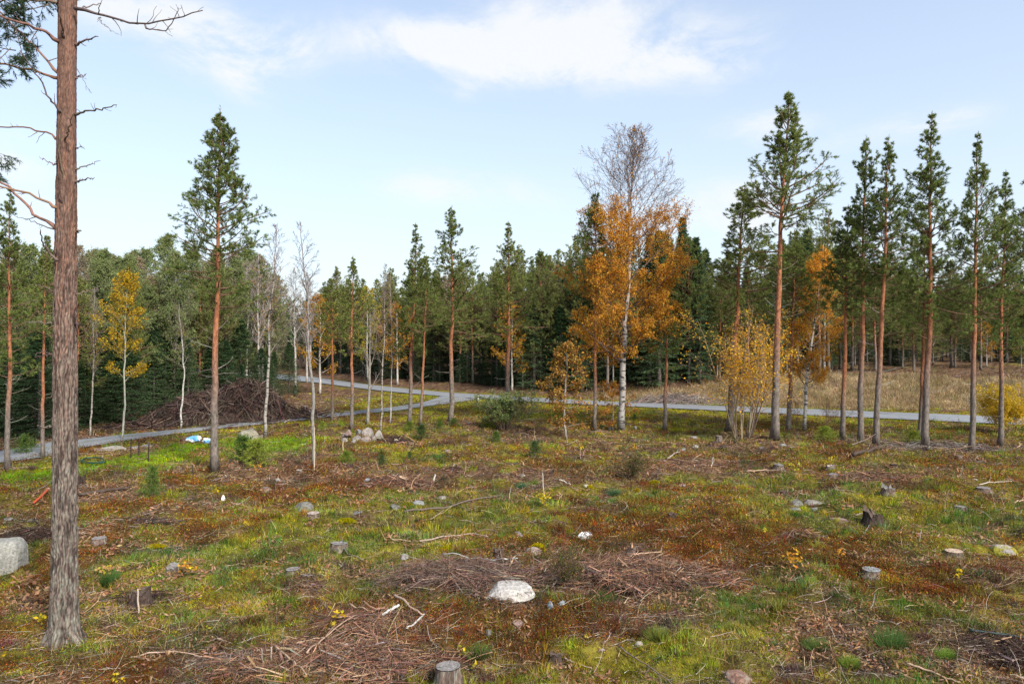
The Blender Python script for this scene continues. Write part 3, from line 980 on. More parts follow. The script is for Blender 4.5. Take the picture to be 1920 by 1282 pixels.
def proto_broad(seed, H=14.0, r0=.12, cf=.7, rmax=.18, el=(50, 65), n1=26, n2=6, n3=5, nl=10, leaf=.055, cols=((.36, .16, .02),), lp=None, leaf_z=(0, 1), leaf_r=1.0,
                bark=(.3, .28, .25), bark_top=None, twig=(.16, .10, .07), mat=None, up=.06, bend=0, base_dark=False, fork=0, wob=.02, prof=None, twig_r=.0045, limb=.45):
    rng = np.random.default_rng(seed)
    P = trunk_poly(H * .96, rng, 20, wob, bend)
    z = np.linspace(0, 1, 20)
    R = r0 * (1 - z) ** .85 + .010
    R[0] *= 1.25
    bt = np.array(bark if bark_top is None else bark_top)
    tc = np.array(bark)[None] * (1 - z[:, None]) + bt[None] * z[:, None]
    if base_dark:
        k = np.exp(-z * 16)[:, None]
        tc = tc * (1 - .8 * k) + np.array([.07, .06, .05]) * .8 * k
    tm = MB(); tm.add(*tubes(P, R, 10, tc[None]))
    zc = 1 - cf
    t = zc + (np.arange(n1) + rng.random(n1)) / n1 * (cf * .97)
    s = (t - zc) / cf
    pr = prof(s) if prof else np.sin(np.clip(s * .85 + .18, 0, 1) * math.pi) ** .7
    L = rmax * H * pr * rng.uniform(.7, 1.25, n1) + .2
    az = np.arange(n1) * 2.4 + rng.normal(size=n1) * .4
    e = np.radians(el[0] + (el[1] - el[0]) * s + rng.normal(size=n1) * 6)
    pos = np.stack([np.interp(t, z, P[:, 0]), np.interp(t, z, P[:, 1]), t * H * .96], 1)
    d = np.stack([np.cos(az) * np.cos(e), np.sin(az) * np.cos(e), np.sin(e)], 1)
    rr = np.interp(t, z, R) * limb
    B1, R1, L1 = strands(pos, d, L, rr, np.full(n1, up), rng, 8, .09)
    tm.add(*tubes(B1, R1, 5, (bt * .8)[None, None] * (1 - np.linspace(0, 1, 8)[None, :, None] * .6) + np.array(twig)[None, None] * np.linspace(0, 1, 8)[None, :, None] * .6 + np.zeros((n1, 8, 1))))
    B2, R2, L2 = grow(B1, R1, L1, n2, .2, 1.0, rad(38), .5, up, rng, 6, .12)
    cm = MB()
    cm.add(*tubes(B2, np.maximum(R2, twig_r), 4, twig, cap=False))
    B3, R3, L3 = grow(B2, R2, L2, n3, .2, 1.0, rad(40), .55, up * .6, rng, 5, .16)
    cm.add(*tubes(B3, np.maximum(np.minimum(R3, .008), twig_r * .8), 3, twig, cap=False))
    out = [('trunk', tm.mesh('trunk', mat or M_BARK, True)), ('twigs', cm.mesh('twigs', M_WOOD))]
    if nl:
        bi = np.repeat(np.arange(len(B3)), nl)
        f = (rng.random(len(bi)) ** .7) * 4
        i = np.minimum(f.astype(int), 3); fr = (f - i)[:, None]
        pos = B3[bi, i] * (1 - fr) + B3[bi, i + 1] * fr + rng.normal(size=(len(bi), 3)) * .05
        b2 = np.repeat(np.arange(len(B2)), nl * 2)
        t2 = rng.random((len(b2), 1)) * 4.9
        i2 = t2[:, 0].astype(int); f2 = t2 - i2[:, None]
        pos = np.vstack([pos, B2[b2, i2] * (1 - f2) + B2[b2, i2 + 1] * f2 + rng.normal(size=(len(b2), 3)) * .16])
        bi = np.concatenate([bi, b2])
        zz = pos[:, 2] / H
        # clumpy density
        cl = vnoise(pos[:, 0] * .9 + 5, pos[:, 1] * .9 + pos[:, 2] * .8, seed)
        pk = (1 - sstep(leaf_z[1] - .09, leaf_z[1] + .03, zz + .07 * (cl - .5))) * sstep(leaf_z[0] - .05, leaf_z[0] + .05, zz) * leaf_r * np.clip(.55 + .8 * cl, 0, 1.2)
        pk = np.maximum(pk, .015)
        keep = rng.random(len(bi)) < pk
        pos = pos[keep]; M = len(pos)
        dr = unit(rng.normal(size=(M, 3)) + [0, 0, -.4])
        fm = MB()
        fm.add(*leaves(pos, dr, leaf * (.6 + .7 * rng.random(M)), leaf * .75 * (.7 + .5 * rng.random(M)), pick(cols, M, rng, lp, .18), rng))
        out.append(('leaves', fm.mesh('leaves', M_LEAF)))
    return out, H


def proto_shrub(seed, H=1.8, n=9, spread=.35, n2=7, n3=5, nl=8, leaf=.04, cols=((.09, .13, .04),), lp=None, stem=(.2, .15, .1), r=.014, leaf_r=1.0, lz=(0, 1), up=.06):
    rng = np.random.default_rng(seed)
    az = rng.random(n) * 7
    e = np.radians(rng.uniform(90 - 95 * spread, 88, n))
    d = np.stack([np.cos(az) * np.cos(e), np.sin(az) * np.cos(e), np.sin(e)], 1)
    pos = np.stack([np.cos(az) * .05 * H, np.sin(az) * .05 * H, np.zeros(n) - .05], 1)
    B1, R1, L1 = strands(pos, d, H * rng.uniform(.65, 1.05, n), np.full(n, r) * rng.uniform(.7, 1.2, n), np.full(n, up), rng, 8, .06)
    sm = MB(); sm.add(*tubes(B1, R1, 5, pick([stem], n, rng)))
    B2, R2, L2 = grow(B1, R1, L1, n2, .25, 1.0, rad(38), .36, up, rng, 5, .12)
    sm.add(*tubes(B2, np.maximum(R2, .003), 3, stem, cap=False))
    B3, R3, L3 = grow(B2, R2, L2, n3, .1, 1.0, rad(42), .5, 0, rng, 3, .16)
    sm.add(*tubes(B3, np.maximum(R3 * .5, .002), 3, stem, cap=False))
    out = [('stems', sm.mesh('stems', M_WOOD))]
    bi = np.repeat(np.arange(len(B3)), nl)
    t = rng.random((len(bi), 1))
    pos = B3[bi, 0] * (1 - t) + B3[bi, 2] * t + rng.normal(size=(len(bi), 3)) * .02 * H
    zz = pos[:, 2] / H
    cl = vnoise(pos[:, 0] * 3 / H + 5, pos[:, 1] * 3 / H + pos[:, 2] * 4 / H, seed)
    keep = (rng.random(len(bi)) < leaf_r * np.clip(.2 + 1.3 * cl, 0, 1.2)) & (zz > lz[0]) & (zz < lz[1])
    pos = pos[keep]; M = len(pos)
    fm = MB()
    fm.add(*leaves(pos, unit(rng.normal(size=(M, 3))), leaf * (.6 + .7 * rng.random(M)), leaf * .7, pick(cols, M, rng, lp, .2), rng))
    out.append(('leaves', fm.mesh('leaves', M_LEAF)))
    return out, H


def proto_sapling(seed, H=1.2, col=(.10, .17, .03), wide=.38):
    """bushy young spruce with bright shoots"""
    rng = np.random.default_rng(seed)
    P = np.array([[0, 0, -.05], [0.01, 0, H * .5], [0, .01, H]])
    tm = MB(); tm.add(*tubes(P, np.array([.022, .014, .005]) * H, 6, (.16, .12, .09)))
    n = 70
    zz = (np.arange(n) / n) ** .9 * H * .95 + .03
    s = zz / H
    az = np.arange(n) * 2.4
    e = np.radians(5 + 45 * s)
    d = np.stack([np.cos(az) * np.cos(e), np.sin(az) * np.cos(e), np.sin(e)], 1)
    L = wide * H * np.clip(1.08 - s, .1, 1) ** .7 * rng.uniform(.4, 1.5, n) * (.6 + .8 * vnoise(az, zz * 3 / H, seed))
    B1, R1, L1 = strands(np.stack([0 * zz, 0 * zz, zz], 1), d, L, np.full(n, .006 * H), np.full(n, .08), rng, 5, .08)
    tm.add(*tubes(B1, R1, 3, (.14, .1, .06), cap=False))
    B2, R2, L2 = grow(B1, R1, L1, 8, .1, 1, rad(48), .5, .02, rng, 3, .1)
    k = 10
    t = rng.random((len(B2), k, 1))
    pos = (B2[:, None, 0] * (1 - t) + B2[:, None, -1] * t).reshape(-1, 3)
    ax = np.repeat(unit(B2[:, -1] - B2[:, 0]), k, 0)
    M = len(pos)
    fm = MB()
    fm.add(*spikes(pos, unit(ax + rng.normal(size=(M, 3)) * .5), .075 * H * (.6 + .7 * rng.random(M)), .016 * H, jit(col, M, rng, .25, .08), rng))
    return [('trunk', tm.mesh('trunk', M_BARK)), ('needles', fm.mesh('needles', M_NEEDLE))], H


def put(proto, name, u, v, top_u, top_v, label, cat, group=None, rz=0, wide=1.0, thick=None):
    """stand a tree with its foot and tip where the photograph has them"""
    parts, H = proto
    p = G(u, v)
    h = (CY - top_v) / F * p.y + CAMH - p.z
    dx = (top_u - u) / F * p.y
    s = h / H
    return place(name, parts, (p.x, p.y, p.z - .03), label, cat, group, rz, (s * wide, s * wide, s), (0, math.atan2(dx, h)))


# ================================================================== NEAR PINES
pine_protos = [proto_pine(100, 17, .50, .155, .125), proto_pine(101, 17, .66, .15, .11), proto_pine(102, 17, .57, .155, .12), proto_pine(103, 17, .56, .15, .105),
               proto_pine(104, 17, .46, .135, .12, orange=(.1, .3)), proto_pine(105, 17, .60, .17, .125),
               proto_pine(106, 17, .54, .15, .112, shape=.82, lopside=False)]
PG = 'scots pines left standing in the clearing'
NEAR_PINES = [  # proto, u, v, top_u, top_v, wide, label
    (1, 15, 880, 20, 352, 1.0, 'slim reddish pine at the left edge of the photo, in front of the gravel drive'),
    (4, 80, 858, 88, 440, 1.0, 'thin pine close to the left of the big foreground trunk'),
    (6, 402, 882, 413, 203, 1.15, 'tall lone pine with orange trunk and pointed crown in front of the brush heap'),
    (4, 623, 792, 621, 520, 1.3, 'low crowned pine just right of the bent grey aspen'),
    (3, 660, 806, 662, 480, 1.25, 'slim orange stemmed pine between the forked grey willow and the low crowned pine'),
    (1, 767, 796, 779, 420, 1.15, 'straight pine with thin see-through tip right of the two thin pale birches'),
    (4, 788, 800, 800, 478, 1.1, 'shorter red stemmed pine with forked dead arms beside the green spruce seedling'),
    (2, 844, 794, 847, 388, 1.3, 'pine with broad feathery top standing by the mouth of the gravel drive'),
    (5, 950, 788, 953, 417, 1.25, 'orange stemmed pine rising behind the round green bush'),
    (4, 1115, 806, 1117, 360, 1.0, 'brown pine trunk just left of the big orange birch'),
    (3, 1246, 806, 1252, 546, 1.55, 'small young pine on a thin stem right of the big birch'),
    (2, 1366, 806, 1396, 345, 1.5, 'bushy pine behind the multi stemmed yellow shrub'),
    (0, 1452, 826, 1478, 176, 1.22, 'tallest pine with thick grey foot, left of the leaning orange birch'),
    (4, 1477, 812, 1490, 432, 1.4, 'thin pine right behind the tallest pine'),
    (4, 1579, 822, 1590, 385, 1.3, 'slightly leaning pine just right of the leaning orange birch'),
    (2, 1613, 831, 1624, 258, 1.0, 'left one of two neighbouring tall pines with pointed tops'),
    (3, 1642, 836, 1667, 256, 1.05, 'right one of two neighbouring tall pines, its trunk leaning to the right'),
    (4, 1724, 824, 1734, 430, 1.2, 'dark thin pine half hidden behind the tall sparse pine'),
    (1, 1736, 839, 1748, 213, 1.12, 'tall pine with long sparse crown and ragged top'),
    (5, 1822, 846, 1834, 250, .85, 'grey brown pine with drooping left side, second from the right edge'),
    (1, 1875, 836, 1886, 322, 1.0, 'dark pine standing in front of the yellow bush'),
    (3, 1950, 840, 1940, 300, 1.25, 'pine mostly cut off by the right edge of the photo'),
]
for i, (k, u, v, tu, tv, wd, lab) in enumerate(NEAR_PINES):
    put(pine_protos[k], 'pine_tree', u, v, tu, tv, lab, 'pine tree', PG, rz=i * 1.7, wide=wd)


# ------------------------------------------------------------------ the big foreground pine
def big_pine():
    rng = np.random.default_rng(42)
    base = G(120, 1203)
    D = base.y

    def W(u, v, dd=0.0):
        return np.array([(u - CX) / F * (D + dd), D + dd, CAMH + (CY - v) / F * (D + dd)]) - np.array(base)
    # trunk with modelled bark ridges
    Htot = 16.5
    NZ, NA = 900, 110
    z = np.linspace(-.25, Htot, NZ)
    th = np.arange(NA) / NA * 2 * math.pi
    vv = CY - (z + base.z - CAMH) * F / D
    rpx = np.interp(-vv, [-1260, -1203, -1180, -1100, -900, -600, -300, 0, 600, 1100], [32, 27.5, 24, 20.5, 19.2, 17.8, 16.0, 15.3, 9, 3])
    cxp = np.interp(-vv, [-1203, -900, -600, -400, -200, 0, 900], [120, 122, 122.5, 124, 125, 127, 133])
    r = rpx / F * D
    zz, tt = np.meshgrid(z, th, indexing='ij')
    a = tt / (2 * math.pi) * 24
    low = 1 - sstep(5.5, 9.5, zz)

    def wrapn(fx, fz, seed, octs=3):
        return fbm(np.cos(tt) * fx * .5 + 9, zz * fz + np.sin(tt) * fx * .5 * 1.0 + 31 * np.cos(tt), seed, octs)
    w1 = wrapn(6, 1.2, 500)
    ridge = np.abs(((a + .9 * (fbm(zz * 1.4, np.sin(tt) * 2, 510, 3) - .5) + 1.5 * (vnoise(zz * 4.2, a * .6, 511) - .5) + .7 * (vnoise(zz * 11, a * 1.3, 515) - .5)) % 1.0) - .5) * 2
    cross = vnoise(np.floor(a) * 3.7, zz * 5.5 + np.floor(a) * 11.3, 512)
    plate = np.clip(ridge * 1.5, 0, 1) ** .8 * (.25 + .75 * np.clip((cross - .2) * 3.2, 0, 1))
    fine = vnoise(a * 5, zz * 30, 513) + .6 * vnoise(a * 11, zz * 60, 514)
    disp = low * (.024 * plate + .008 * fine) + (1 - low) * (.006 * fine + .007 * plate)
    flare = .11 * np.exp(-np.maximum(zz, 0) / .16) * (np.cos(tt * 5 + 1) * .5 + .5)
    rr = r[:, None] + disp + flare - .012
    cx = (cxp - CX) / F * D - base.x
    X = cx[:, None] + rr * np.cos(tt); Y = rr * np.sin(tt)
    V = np.stack([X, Y, zz], -1).reshape(-1, 3)
    i = np.arange(NZ - 1)[:, None] * NA; j = np.arange(NA)[None]; j2 = (j + 1) % NA
    q = np.stack([i + j, i + j2, i + NA + j2, i + NA + j], -1).reshape(-1, 4)
    T = np.concatenate([q[:, [0, 1, 2]], q[:, [0, 2, 3]]])
    grey = np.array([.150, .115, .096]); red = np.array([.145, .088, .068]); orange = np.array([.140, .082, .062]); deep = np.array([.030, .019, .016])
    k = sstep(2.5, 6.5, zz + 1.5 * (fbm(a * .8, zz * .8, 520, 3) - .5))[..., None]
    k2 = sstep(6.5, 9.5, zz + 2.5 * (fbm(a * .8, zz * .9, 521, 3) - .5))[..., None]
    c = grey * (1 - k) + red * k
    c = c * (1 - k2) + orange * k2
    fl = sstep(.52, .66, fbm(a * 2.2, zz * 3.5, 522, 4))[..., None]
    c = c * (1 - .45 * fl) + np.array([.27, .12, .075]) * .45 * fl * k + c * .45 * fl * (1 - k)
    pl = ((.25 + .75 * low) * np.clip(plate * 1.5 - .05, 0, 1) + .75 * (1 - low))[..., None]
    c = deep * (1 - pl) + c * pl
    li = sstep(.50, .60, fbm(a * 1.7 + 3, zz * 8.0, 523, 5, .72)) * (1 - sstep(4.5, 8.5, zz)) * (.55 + .45 * (1 - sstep(1, 3.5, zz)))
    li = (li * np.clip(plate + .2, 0, 1))[..., None]
    c = c * (1 - .6 * li) + np.array([.19, .20, .16]) * .6 * li
    c = c * (.45 + 1.1 * vnoise(a * 7, zz * 24, 524)[..., None])
    trunk = mesh_data('trunk', V, T, c.reshape(-1, 3), (M_WOOD,), True)
    root = place('pine_tree', [('trunk', trunk)], base, 'huge rough barked pine trunk in the left foreground, lichen on its lower bark', 'pine tree', PG)

    def rs(pts, n=14):
        pts = np.array(pts)
        s = np.linspace(0, 1, len(pts)); t = np.linspace(0, 1, n)
        Q = np.stack([np.interp(t, s, pts[:, q_]) for q_ in range(3)], 1)
        for _ in range(2):
            Q[1:-1] = (Q[:-2] + Q[1:-1] * 2 + Q[2:]) / 4
        Q[1:-1] += rng.normal(size=(n - 2, 3)) * .012
        return Q
    dead = [  # (points px..., depth offset at the tip, radius px, alive colour?)
        ([(140, 16), (190, 27), (230, 40), (272, 47), (330, 35), (380, 20)], -.5, 5.0, 0, 9), ([(272, 47), (285, 60), (305, 60), (322, 47), (335, 20), (334, 15)], -.5, 2.6, 0, 6),
        ([(140, 20), (160, 14), (190, 8)], .3, 4, 0, 2), ([(140, 84), (160, 76), (184, 69)], -.2, 5, 0, 2), ([(140, 146), (160, 142)], .1, 4, 0, 1), ([(188, 33), (190, 45), (217, 63)], -.4, 1.5, 0, 3),
        ([(140, 216), (165, 208), (195, 203), (219, 197)], -.3, 4.2, 0, 3), ([(140, 318), (165, 310), (186, 302)], .2, 3.0, 0, 2), ([(140, 341), (177, 333)], -.1, 4, 0, 2),
        ([(140, 278), (158, 276)], 0, 1.8, 0, 2), ([(142, 436), (153, 432)], 0, 3.5, 0, 2), ([(142, 552), (165, 546), (184, 538)], .2, 2.6, 0, 2), ([(142, 608), (152, 606)], -.1, 2.5, 0, 1),
        ([(145, 130), (160, 158), (172, 175)], -.1, 1.2, 0, 3), ([(142, 732), (152, 728)], -.1, 2, 0, 1),
        ([(110, 78), (85, 60), (50, 45), (0, 30), (-60, 10)], -.6, 6, 1, 6), ([(110, 138), (85, 110), (50, 70), (5, 30), (-40, -20)], .5, 4.5, 1, 6),
        ([(108, 147), (80, 138), (45, 128), (0, 118), (-70, 120)], -.3, 5, 1, 5), ([(116, 210), (92, 185), (70, 140), (37, 95)], -.5, 4, 0, 4), ([(112, 262), (85, 248), (50, 238), (0, 236), (-50, 250)], .2, 3.6, 1, 4),
        ([(104, 308), (75, 296)], 0, 2.5, 0, 2), ([(108, 390), (80, 375), (50, 362), (0, 350), (-60, 340)], -.4, 5, 1, 3), ([(106, 428), (80, 412), (55, 392), (30, 362), (0, 340), (-60, 300)], .3, 6, 1, 3),
        ([(104, 430), (60, 415), (28, 405)], -.2, 2.5, 0, 4), ([(110, 488), (88, 470), (78, 452), (76, 430)], -.5, 4.5, 0, 2), ([(100, 546), (85, 538), (65, 533)], .1, 2.8, 0, 3),
        ([(100, 608), (75, 604), (48, 603)], 0, 3, 0, 4), ([(100, 663), (80, 668), (65, 671)], .1, 2.2, 0, 3), ([(100, 668), (82, 658), (65, 664)], -.2, 1.8, 0, 2), ([(105, 742), (95, 744), (86, 746)], -.3, 2.4, 0, 2),
        ([(100, 798), (85, 801), (70, 797)], 0, 3.2, 0, 3), ([(98, 800), (78, 803)], .2, 2.2, 0, 1), ([(116, 340), (112, 250), (113, 205)], -.4, 2.6, 0, 3), ([(114, 385), (109, 330), (110, 280)], -.5, 3.2, 0, 1), ([(122, 262), (130, 240), (136, 215)], -.55, 2.5, 0, 2),
        ([(120, 72), (112, 30), (104, -10)], -.5, 4, 0, 3), ([(110, 6), (60, -2), (0, 2), (-50, 8)], .3, 4, 1, 5),
    ]
    bm_ = MB()
    live, liveR = [], []
    for pts, dd, rp, alive, ntw in dead:
        n = len(pts)
        inside = (cxp.mean() - 0)
        P3 = [W(u, v, (-.12 if abs(dd) > .35 and dd < 0 else 0) + dd * (k_ / (n - 1))) for k_, (u, v) in enumerate(pts)]
        Q = rs(P3)
        R = np.linspace(1, .35 if not alive else .55, len(Q)) * rp / F * D * .5
        R[:2] *= 1.35
        col = pick([(.20, .12, .085) if alive else (.13, .095, .08)], 1, rng)[0]
        bm_.add(*tubes(Q[None], R[None], 7, col))
        tw, tr, tl = grow(Q[None], R[None], np.array([max(.5, np.linalg.norm(Q[-1] - Q[0]))]), ntw + 2, .15, 1.0, rad(55), .16, .02, rng, 5, .25)
        bm_.add(*tubes(tw, np.clip(tr, .003, .008), 4, col * .9))
        if alive:
            live.append(Q); liveR.append(R)
    # upper crown, above the picture
    cz = np.linspace(11.6, 16.2, 15)
    n = 60
    zz_ = rng.uniform(11.2, 16.3, n)
    az = rng.random(n) * 7
    e = rng.uniform(.0, .6, n)
    pos = np.stack([np.interp(zz_, z, cx), 0 * zz_, zz_], 1)
    dr = np.stack([np.cos(az) * np.cos(e), np.sin(az) * np.cos(e), np.sin(e)], 1)
    U1, UR, UL = strands(pos, dr, 2.6 * (17.2 - zz_) / 5.5 + .5, np.full(n, .03), np.full(n, .08), rng, 14, .06)
    # the live left-hand boughs of the picture
    live = np.array(live); liveR = np.array(liveR)
    # needles on short side twigs of live boughs: dense only past the trunk's left
    extra_pos = np.array([W(u, v, d_) for u, v, d_ in [(95, 8, .2), (70, 25, -.3), (60, 60, .3), (45, 75, .5), (30, 55, -.2), (75, 50, .6), (20, 90, -.3), (0, 60, .2), (-25, 40, 0), (10, 20, .4), (50, 5, .5), (0, 130, -.2), (-20, 110, .2), (30, 95, .5), (50, 20, 0), (5, 140, -.1), (-5, 262, .1), (-30, 340, 0), (-40, 80, -.4), (-50, 130, .5)]])
    ed = unit(rng.normal(size=(len(extra_pos), 3)) * .6 + [-.5, 0, .1])
    E1, ER, EL = strands(extra_pos, ed, np.full(len(extra_pos), .75), np.full(len(extra_pos), .010), np.full(len(extra_pos), -.03), rng, 7, .12)
    bm_.add(*tubes(E1, ER, 4, (.14, .10, .08)))
    bm_.add(*tubes(U1, UR, 5, (.22, .12, .08)))
    fm = MB()

    def needle(B1, R1, L1, n2, n3, t0=.3):
        B2, R2, L2 = grow(B1, R1, L1, n2, t0, 1, rad(50), .34, .05, rng, 4, .14)
        bm_.add(*tubes(B2, np.minimum(R2, .006), 3, (.14, .10, .07), cap=False))
        B3, R3, L3 = grow(B2, R2, np.clip(L2, .25, .6), n3, .15, 1, rad(45), .34, .12, rng, 2, .1)
        base_, ax = B3[:, 0], unit(B3[:, 1] - B3[:, 0])
        nn = 22
        ii = np.repeat(np.arange(len(base_)), nn); M = len(ii)
        pos = base_[ii] + ax[ii] * (rng.random(M) * .13)[:, None]
        dr = unit(ax[ii] * .9 + unit(rng.normal(size=(M, 3))) * .8)
        fm.add(*spikes(pos, dr, .07 * (.7 + .5 * rng.random(M)), .010, jit((.06, .09, .04), M, rng, .2, .06), rng))
    needle(E1, ER, EL, 9, 6, .1)
    needle(U1, UR, UL, 9, 4)
    link('branches', bm_.mesh('branches', M_WOOD, True), root)
    link('needles', fm.mesh('needles', M_NEEDLE), root)


big_pine()

# ================================================================== NEAR BROADLEAVES
OR = [(.62, .26, .03), (.72, .35, .04), (.50, .19, .03), (.74, .42, .05), (.38, .16, .03)]
YE = [(.52, .33, .02), (.58, .38, .03), (.42, .24, .02), (.25, .22, .04)]
birch_big = proto_broad(17, 17.5, .19, .78, .24, (28, 70), 60, 10, 8, 24, .078, OR, [.3, .25, .2, .15, .1], (0.2, .75), 1.25, (.46, .44, .41), (.20, .13, .10), (.10, .058, .045), M_BIRCH, .05, base_dark=True,
                        prof=lambda s: np.sin(np.clip(s * .72 + .24, 0, 1) * math.pi) ** .8, twig_r=.007, limb=.33)
put(birch_big, 'birch_tree', 1165, 808, 1190, 236, 'big birch with white trunk, orange leaves and bare pointed top', 'birch tree', rz=1.0)
birch_mid = proto_broad(8, 13, .10, .80, .15, (40, 68), 44, 7, 6, 13, .075, OR, [.25, .3, .1, .3, .05], (.12, .93), .9, (.60, .57, .52), (.45, .38, .3), (.2, .12, .07), M_BIRCH, .05, base_dark=True, twig_r=.006)
put(birch_mid, 'birch_tree', 1508, 810, 1546, 440, 'leaning birch with white trunk and golden orange leaves right of the tallest pine', 'birch tree', wide=1.05)
bare1 = proto_broad(9, 13, .065, .62, .10, (58, 74), 26, 6, 5, 3, .055, OR, None, (.45, .82), .30, (.30, .27, .235), (.24, .20, .17), (.17, .13, .12), M_BIRCH, .05, twig_r=.006)
bare2 = proto_broad(10, 13, .078, .55, .09, (50, 70), 24, 6, 4, 0, bark=(.21, .20, .17), bark_top=(.22, .19, .18), twig=(.15, .12, .11), up=.06, bend=-.03, wob=.03, twig_r=.006)
bare3 = proto_broad(11, 12, .05, .55, .09, (55, 72), 20, 5, 4, 2, .05, [(.3, .2, .06), (.14, .15, .05)], None, (.3, 1), .6, (.42, .40, .36), (.3, .27, .24), (.17, .13, .11), M_BARK, .05, wob=.035, twig_r=.005)
BG_ = 'thin pale barked trees in the clearing'
put(bare1, 'birch_tree', 497, 822, 522, 398, 'thin pale birch with a bare top, in front of the brush heap', 'birch tree', BG_, 0.4, 1.25)
put(bare2, 'aspen_tree', 587, 876, 561, 392, 'bare grey aspen whose trunk bends, standing right of the thin pale birch', 'aspen tree', None, 2.0, 1.1)
put(bare1, 'birch_tree', 714, 808, 722, 478, 'thin white birch behind the pile of pinkish field stones', 'birch tree', BG_, 3.0, .85)
put(bare3, 'sapling_tree', 731, 794, 732, 500, 'very thin grey stem just right of the white birch near the stone pile', 'young tree', None, 1.0, .8)
put(bare1, 'birch_tree', 169, 818, 178, 525, 'white stemmed birch just right of the huge foreground pine', 'birch tree', BG_, 5.0, 1.0)
yel1 = proto_broad(12, 11, .06, .66, .15, (35, 62), 24, 6, 5, 8, .11, YE, [.35, .3, .25, .1], (.2, 1), .85, (.30, .30, .25), (.28, .27, .2), (.18, .14, .08), M_BARK, .03, wob=.03, twig_r=.006)
put(yel1, 'maple_tree', 229, 826, 238, 497, 'slender tree with yellow gold leaves and grey stem in front of the dark spruces', 'maple tree', None, 1.2, .95)
put(bare3, 'sapling_tree', 339, 803, 336, 560, 'thin grey stem in front of the brush heap, near its left end', 'young tree', None, 2.2, 1.5)
put(bare3, 'sapling_tree', 290, 772, 300, 585, 'thin leaning grey stem behind the left end of the brush heap', 'young tree', None, 4.2, 1.5)
fork = proto_broad(13, 8, .11, .72, .30, (60, 72), 12, 6, 5, 2, .05, [(.28, .2, .05)], None, (.3, 1), .5, (.20, .18, .15), (.25, .22, .19), (.18, .15, .13), M_BARK, .05, wob=.02, twig_r=.006)
put(fork, 'willow_tree', 691, 796, 694, 575, 'grey forked willow with many rising limbs between orange stemmed pine and white birch', 'willow tree', None, 0, 1.0)
oak = proto_broad(14, 4.2, .045, .88, .17, (5, 35), 22, 4, 4, 9, .10, [(.34, .17, .04), (.26, .12, .03), (.44, .26, .04), (.18, .12, .04)], None, (0.1, 1), .9, (.24, .21, .18), None, (.2, .14, .09), M_BARK, .02, wob=.04, twig_r=.004)
put(oak, 'oak_sapling', 1062, 824, 1060, 632, 'small oak sapling with withered brown orange leaves left of the brown pine trunk', 'oak sapling', None, .5, 1.0)
oaks2 = proto_broad(24, 3.0, .03, .9, .30, (5, 40), 16, 4, 4, 8, .09, [(.42, .18, .03), (.30, .12, .03), (.5, .25, .03)], None, (0.1, 1), .8, (.2, .17, .14), None, (.2, .14, .09), M_BARK, .02, wob=.05, twig_r=.004)
put(oaks2, 'oak_sapling', 1150, 806, 1146, 712, 'short rusty leaved sapling growing against the foot of the big birch', 'oak sapling', None, 2.5, 1.1)

willow_y = proto_shrub(15, 6.0, 17, .26, 10, 6, 8, .09, [(.68, .38, .03), (.60, .30, .03), (.74, .46, .04), (.44, .26, .05)], None, (.27, .20, .14), .030, .8, (.1, 1), .01)
put(willow_y, 'willow_shrub', 1393, 822, 1397, 575, 'tall shrub of many thin stems with yellow orange leaves left of the tallest pine', 'shrub', None, .3, 1.02)
bush_g = proto_shrub(16, 2.0, 22, .5, 9, 6, 12, .06, [(.13, .19, .07), (.18, .23, .08), (.10, .14, .05), (.22, .24, .07)], None, (.17, .12, .09), .016, .9)
put(bush_g, 'green_bush', 944, 806, 944, 730, 'round grey green bush at the foot of the orange stemmed pine', 'bush', None, 0, 1.5)
bush_y = proto_shrub(17, 3.2, 24, .45, 9, 6, 14, .085, [(.55, .36, .02), (.62, .44, .03), (.45, .30, .02)], None, (.25, .18, .1), .016, .95)
put(bush_y, 'yellow_bush', 1884, 812, 1885, 716, 'bright yellow bush beside the road at the right edge', 'bush', None, 0, 1.0)
bush_o = proto_shrub(18, 2.6, 12, .42, 7, 5, 4, .055, [(.38, .17, .03), (.28, .12, .03), (.45, .25, .04)], None, (.2, .13, .09), .012, .55)
put(bush_o, 'brown_bush', 1556, 806, 1560, 738, 'rusty brown leaved bush by the roadside between the leaning birch and the next pine', 'bush', None, 1, 1.2)
put(bush_o, 'brown_bush', 1490, 808, 1486, 742, 'thin twiggy bush right of the tallest pine, near the road', 'bush', None, 3, .9)
bush_d = proto_shrub(19, 1.1, 18, .55, 7, 5, 6, .045, [(.06, .085, .03), (.10, .11, .03), (.13, .07, .03), (.30, .22, .03)], [.4, .3, .2, .1], (.14, .09, .06), .010, .9)
put(bush_d, 'dark_bush', 1182, 896, 1180, 838, 'dark green bilberry bush with reddish twigs in the middle distance below the big birch', 'bush', None, 2, 1.3)
put(bush_d, 'dark_bush', 1062, 1100, 1064, 1012, 'leafy green shrub of thin upright stems right of the pale flat boulder', 'bush', None, 1, .62)

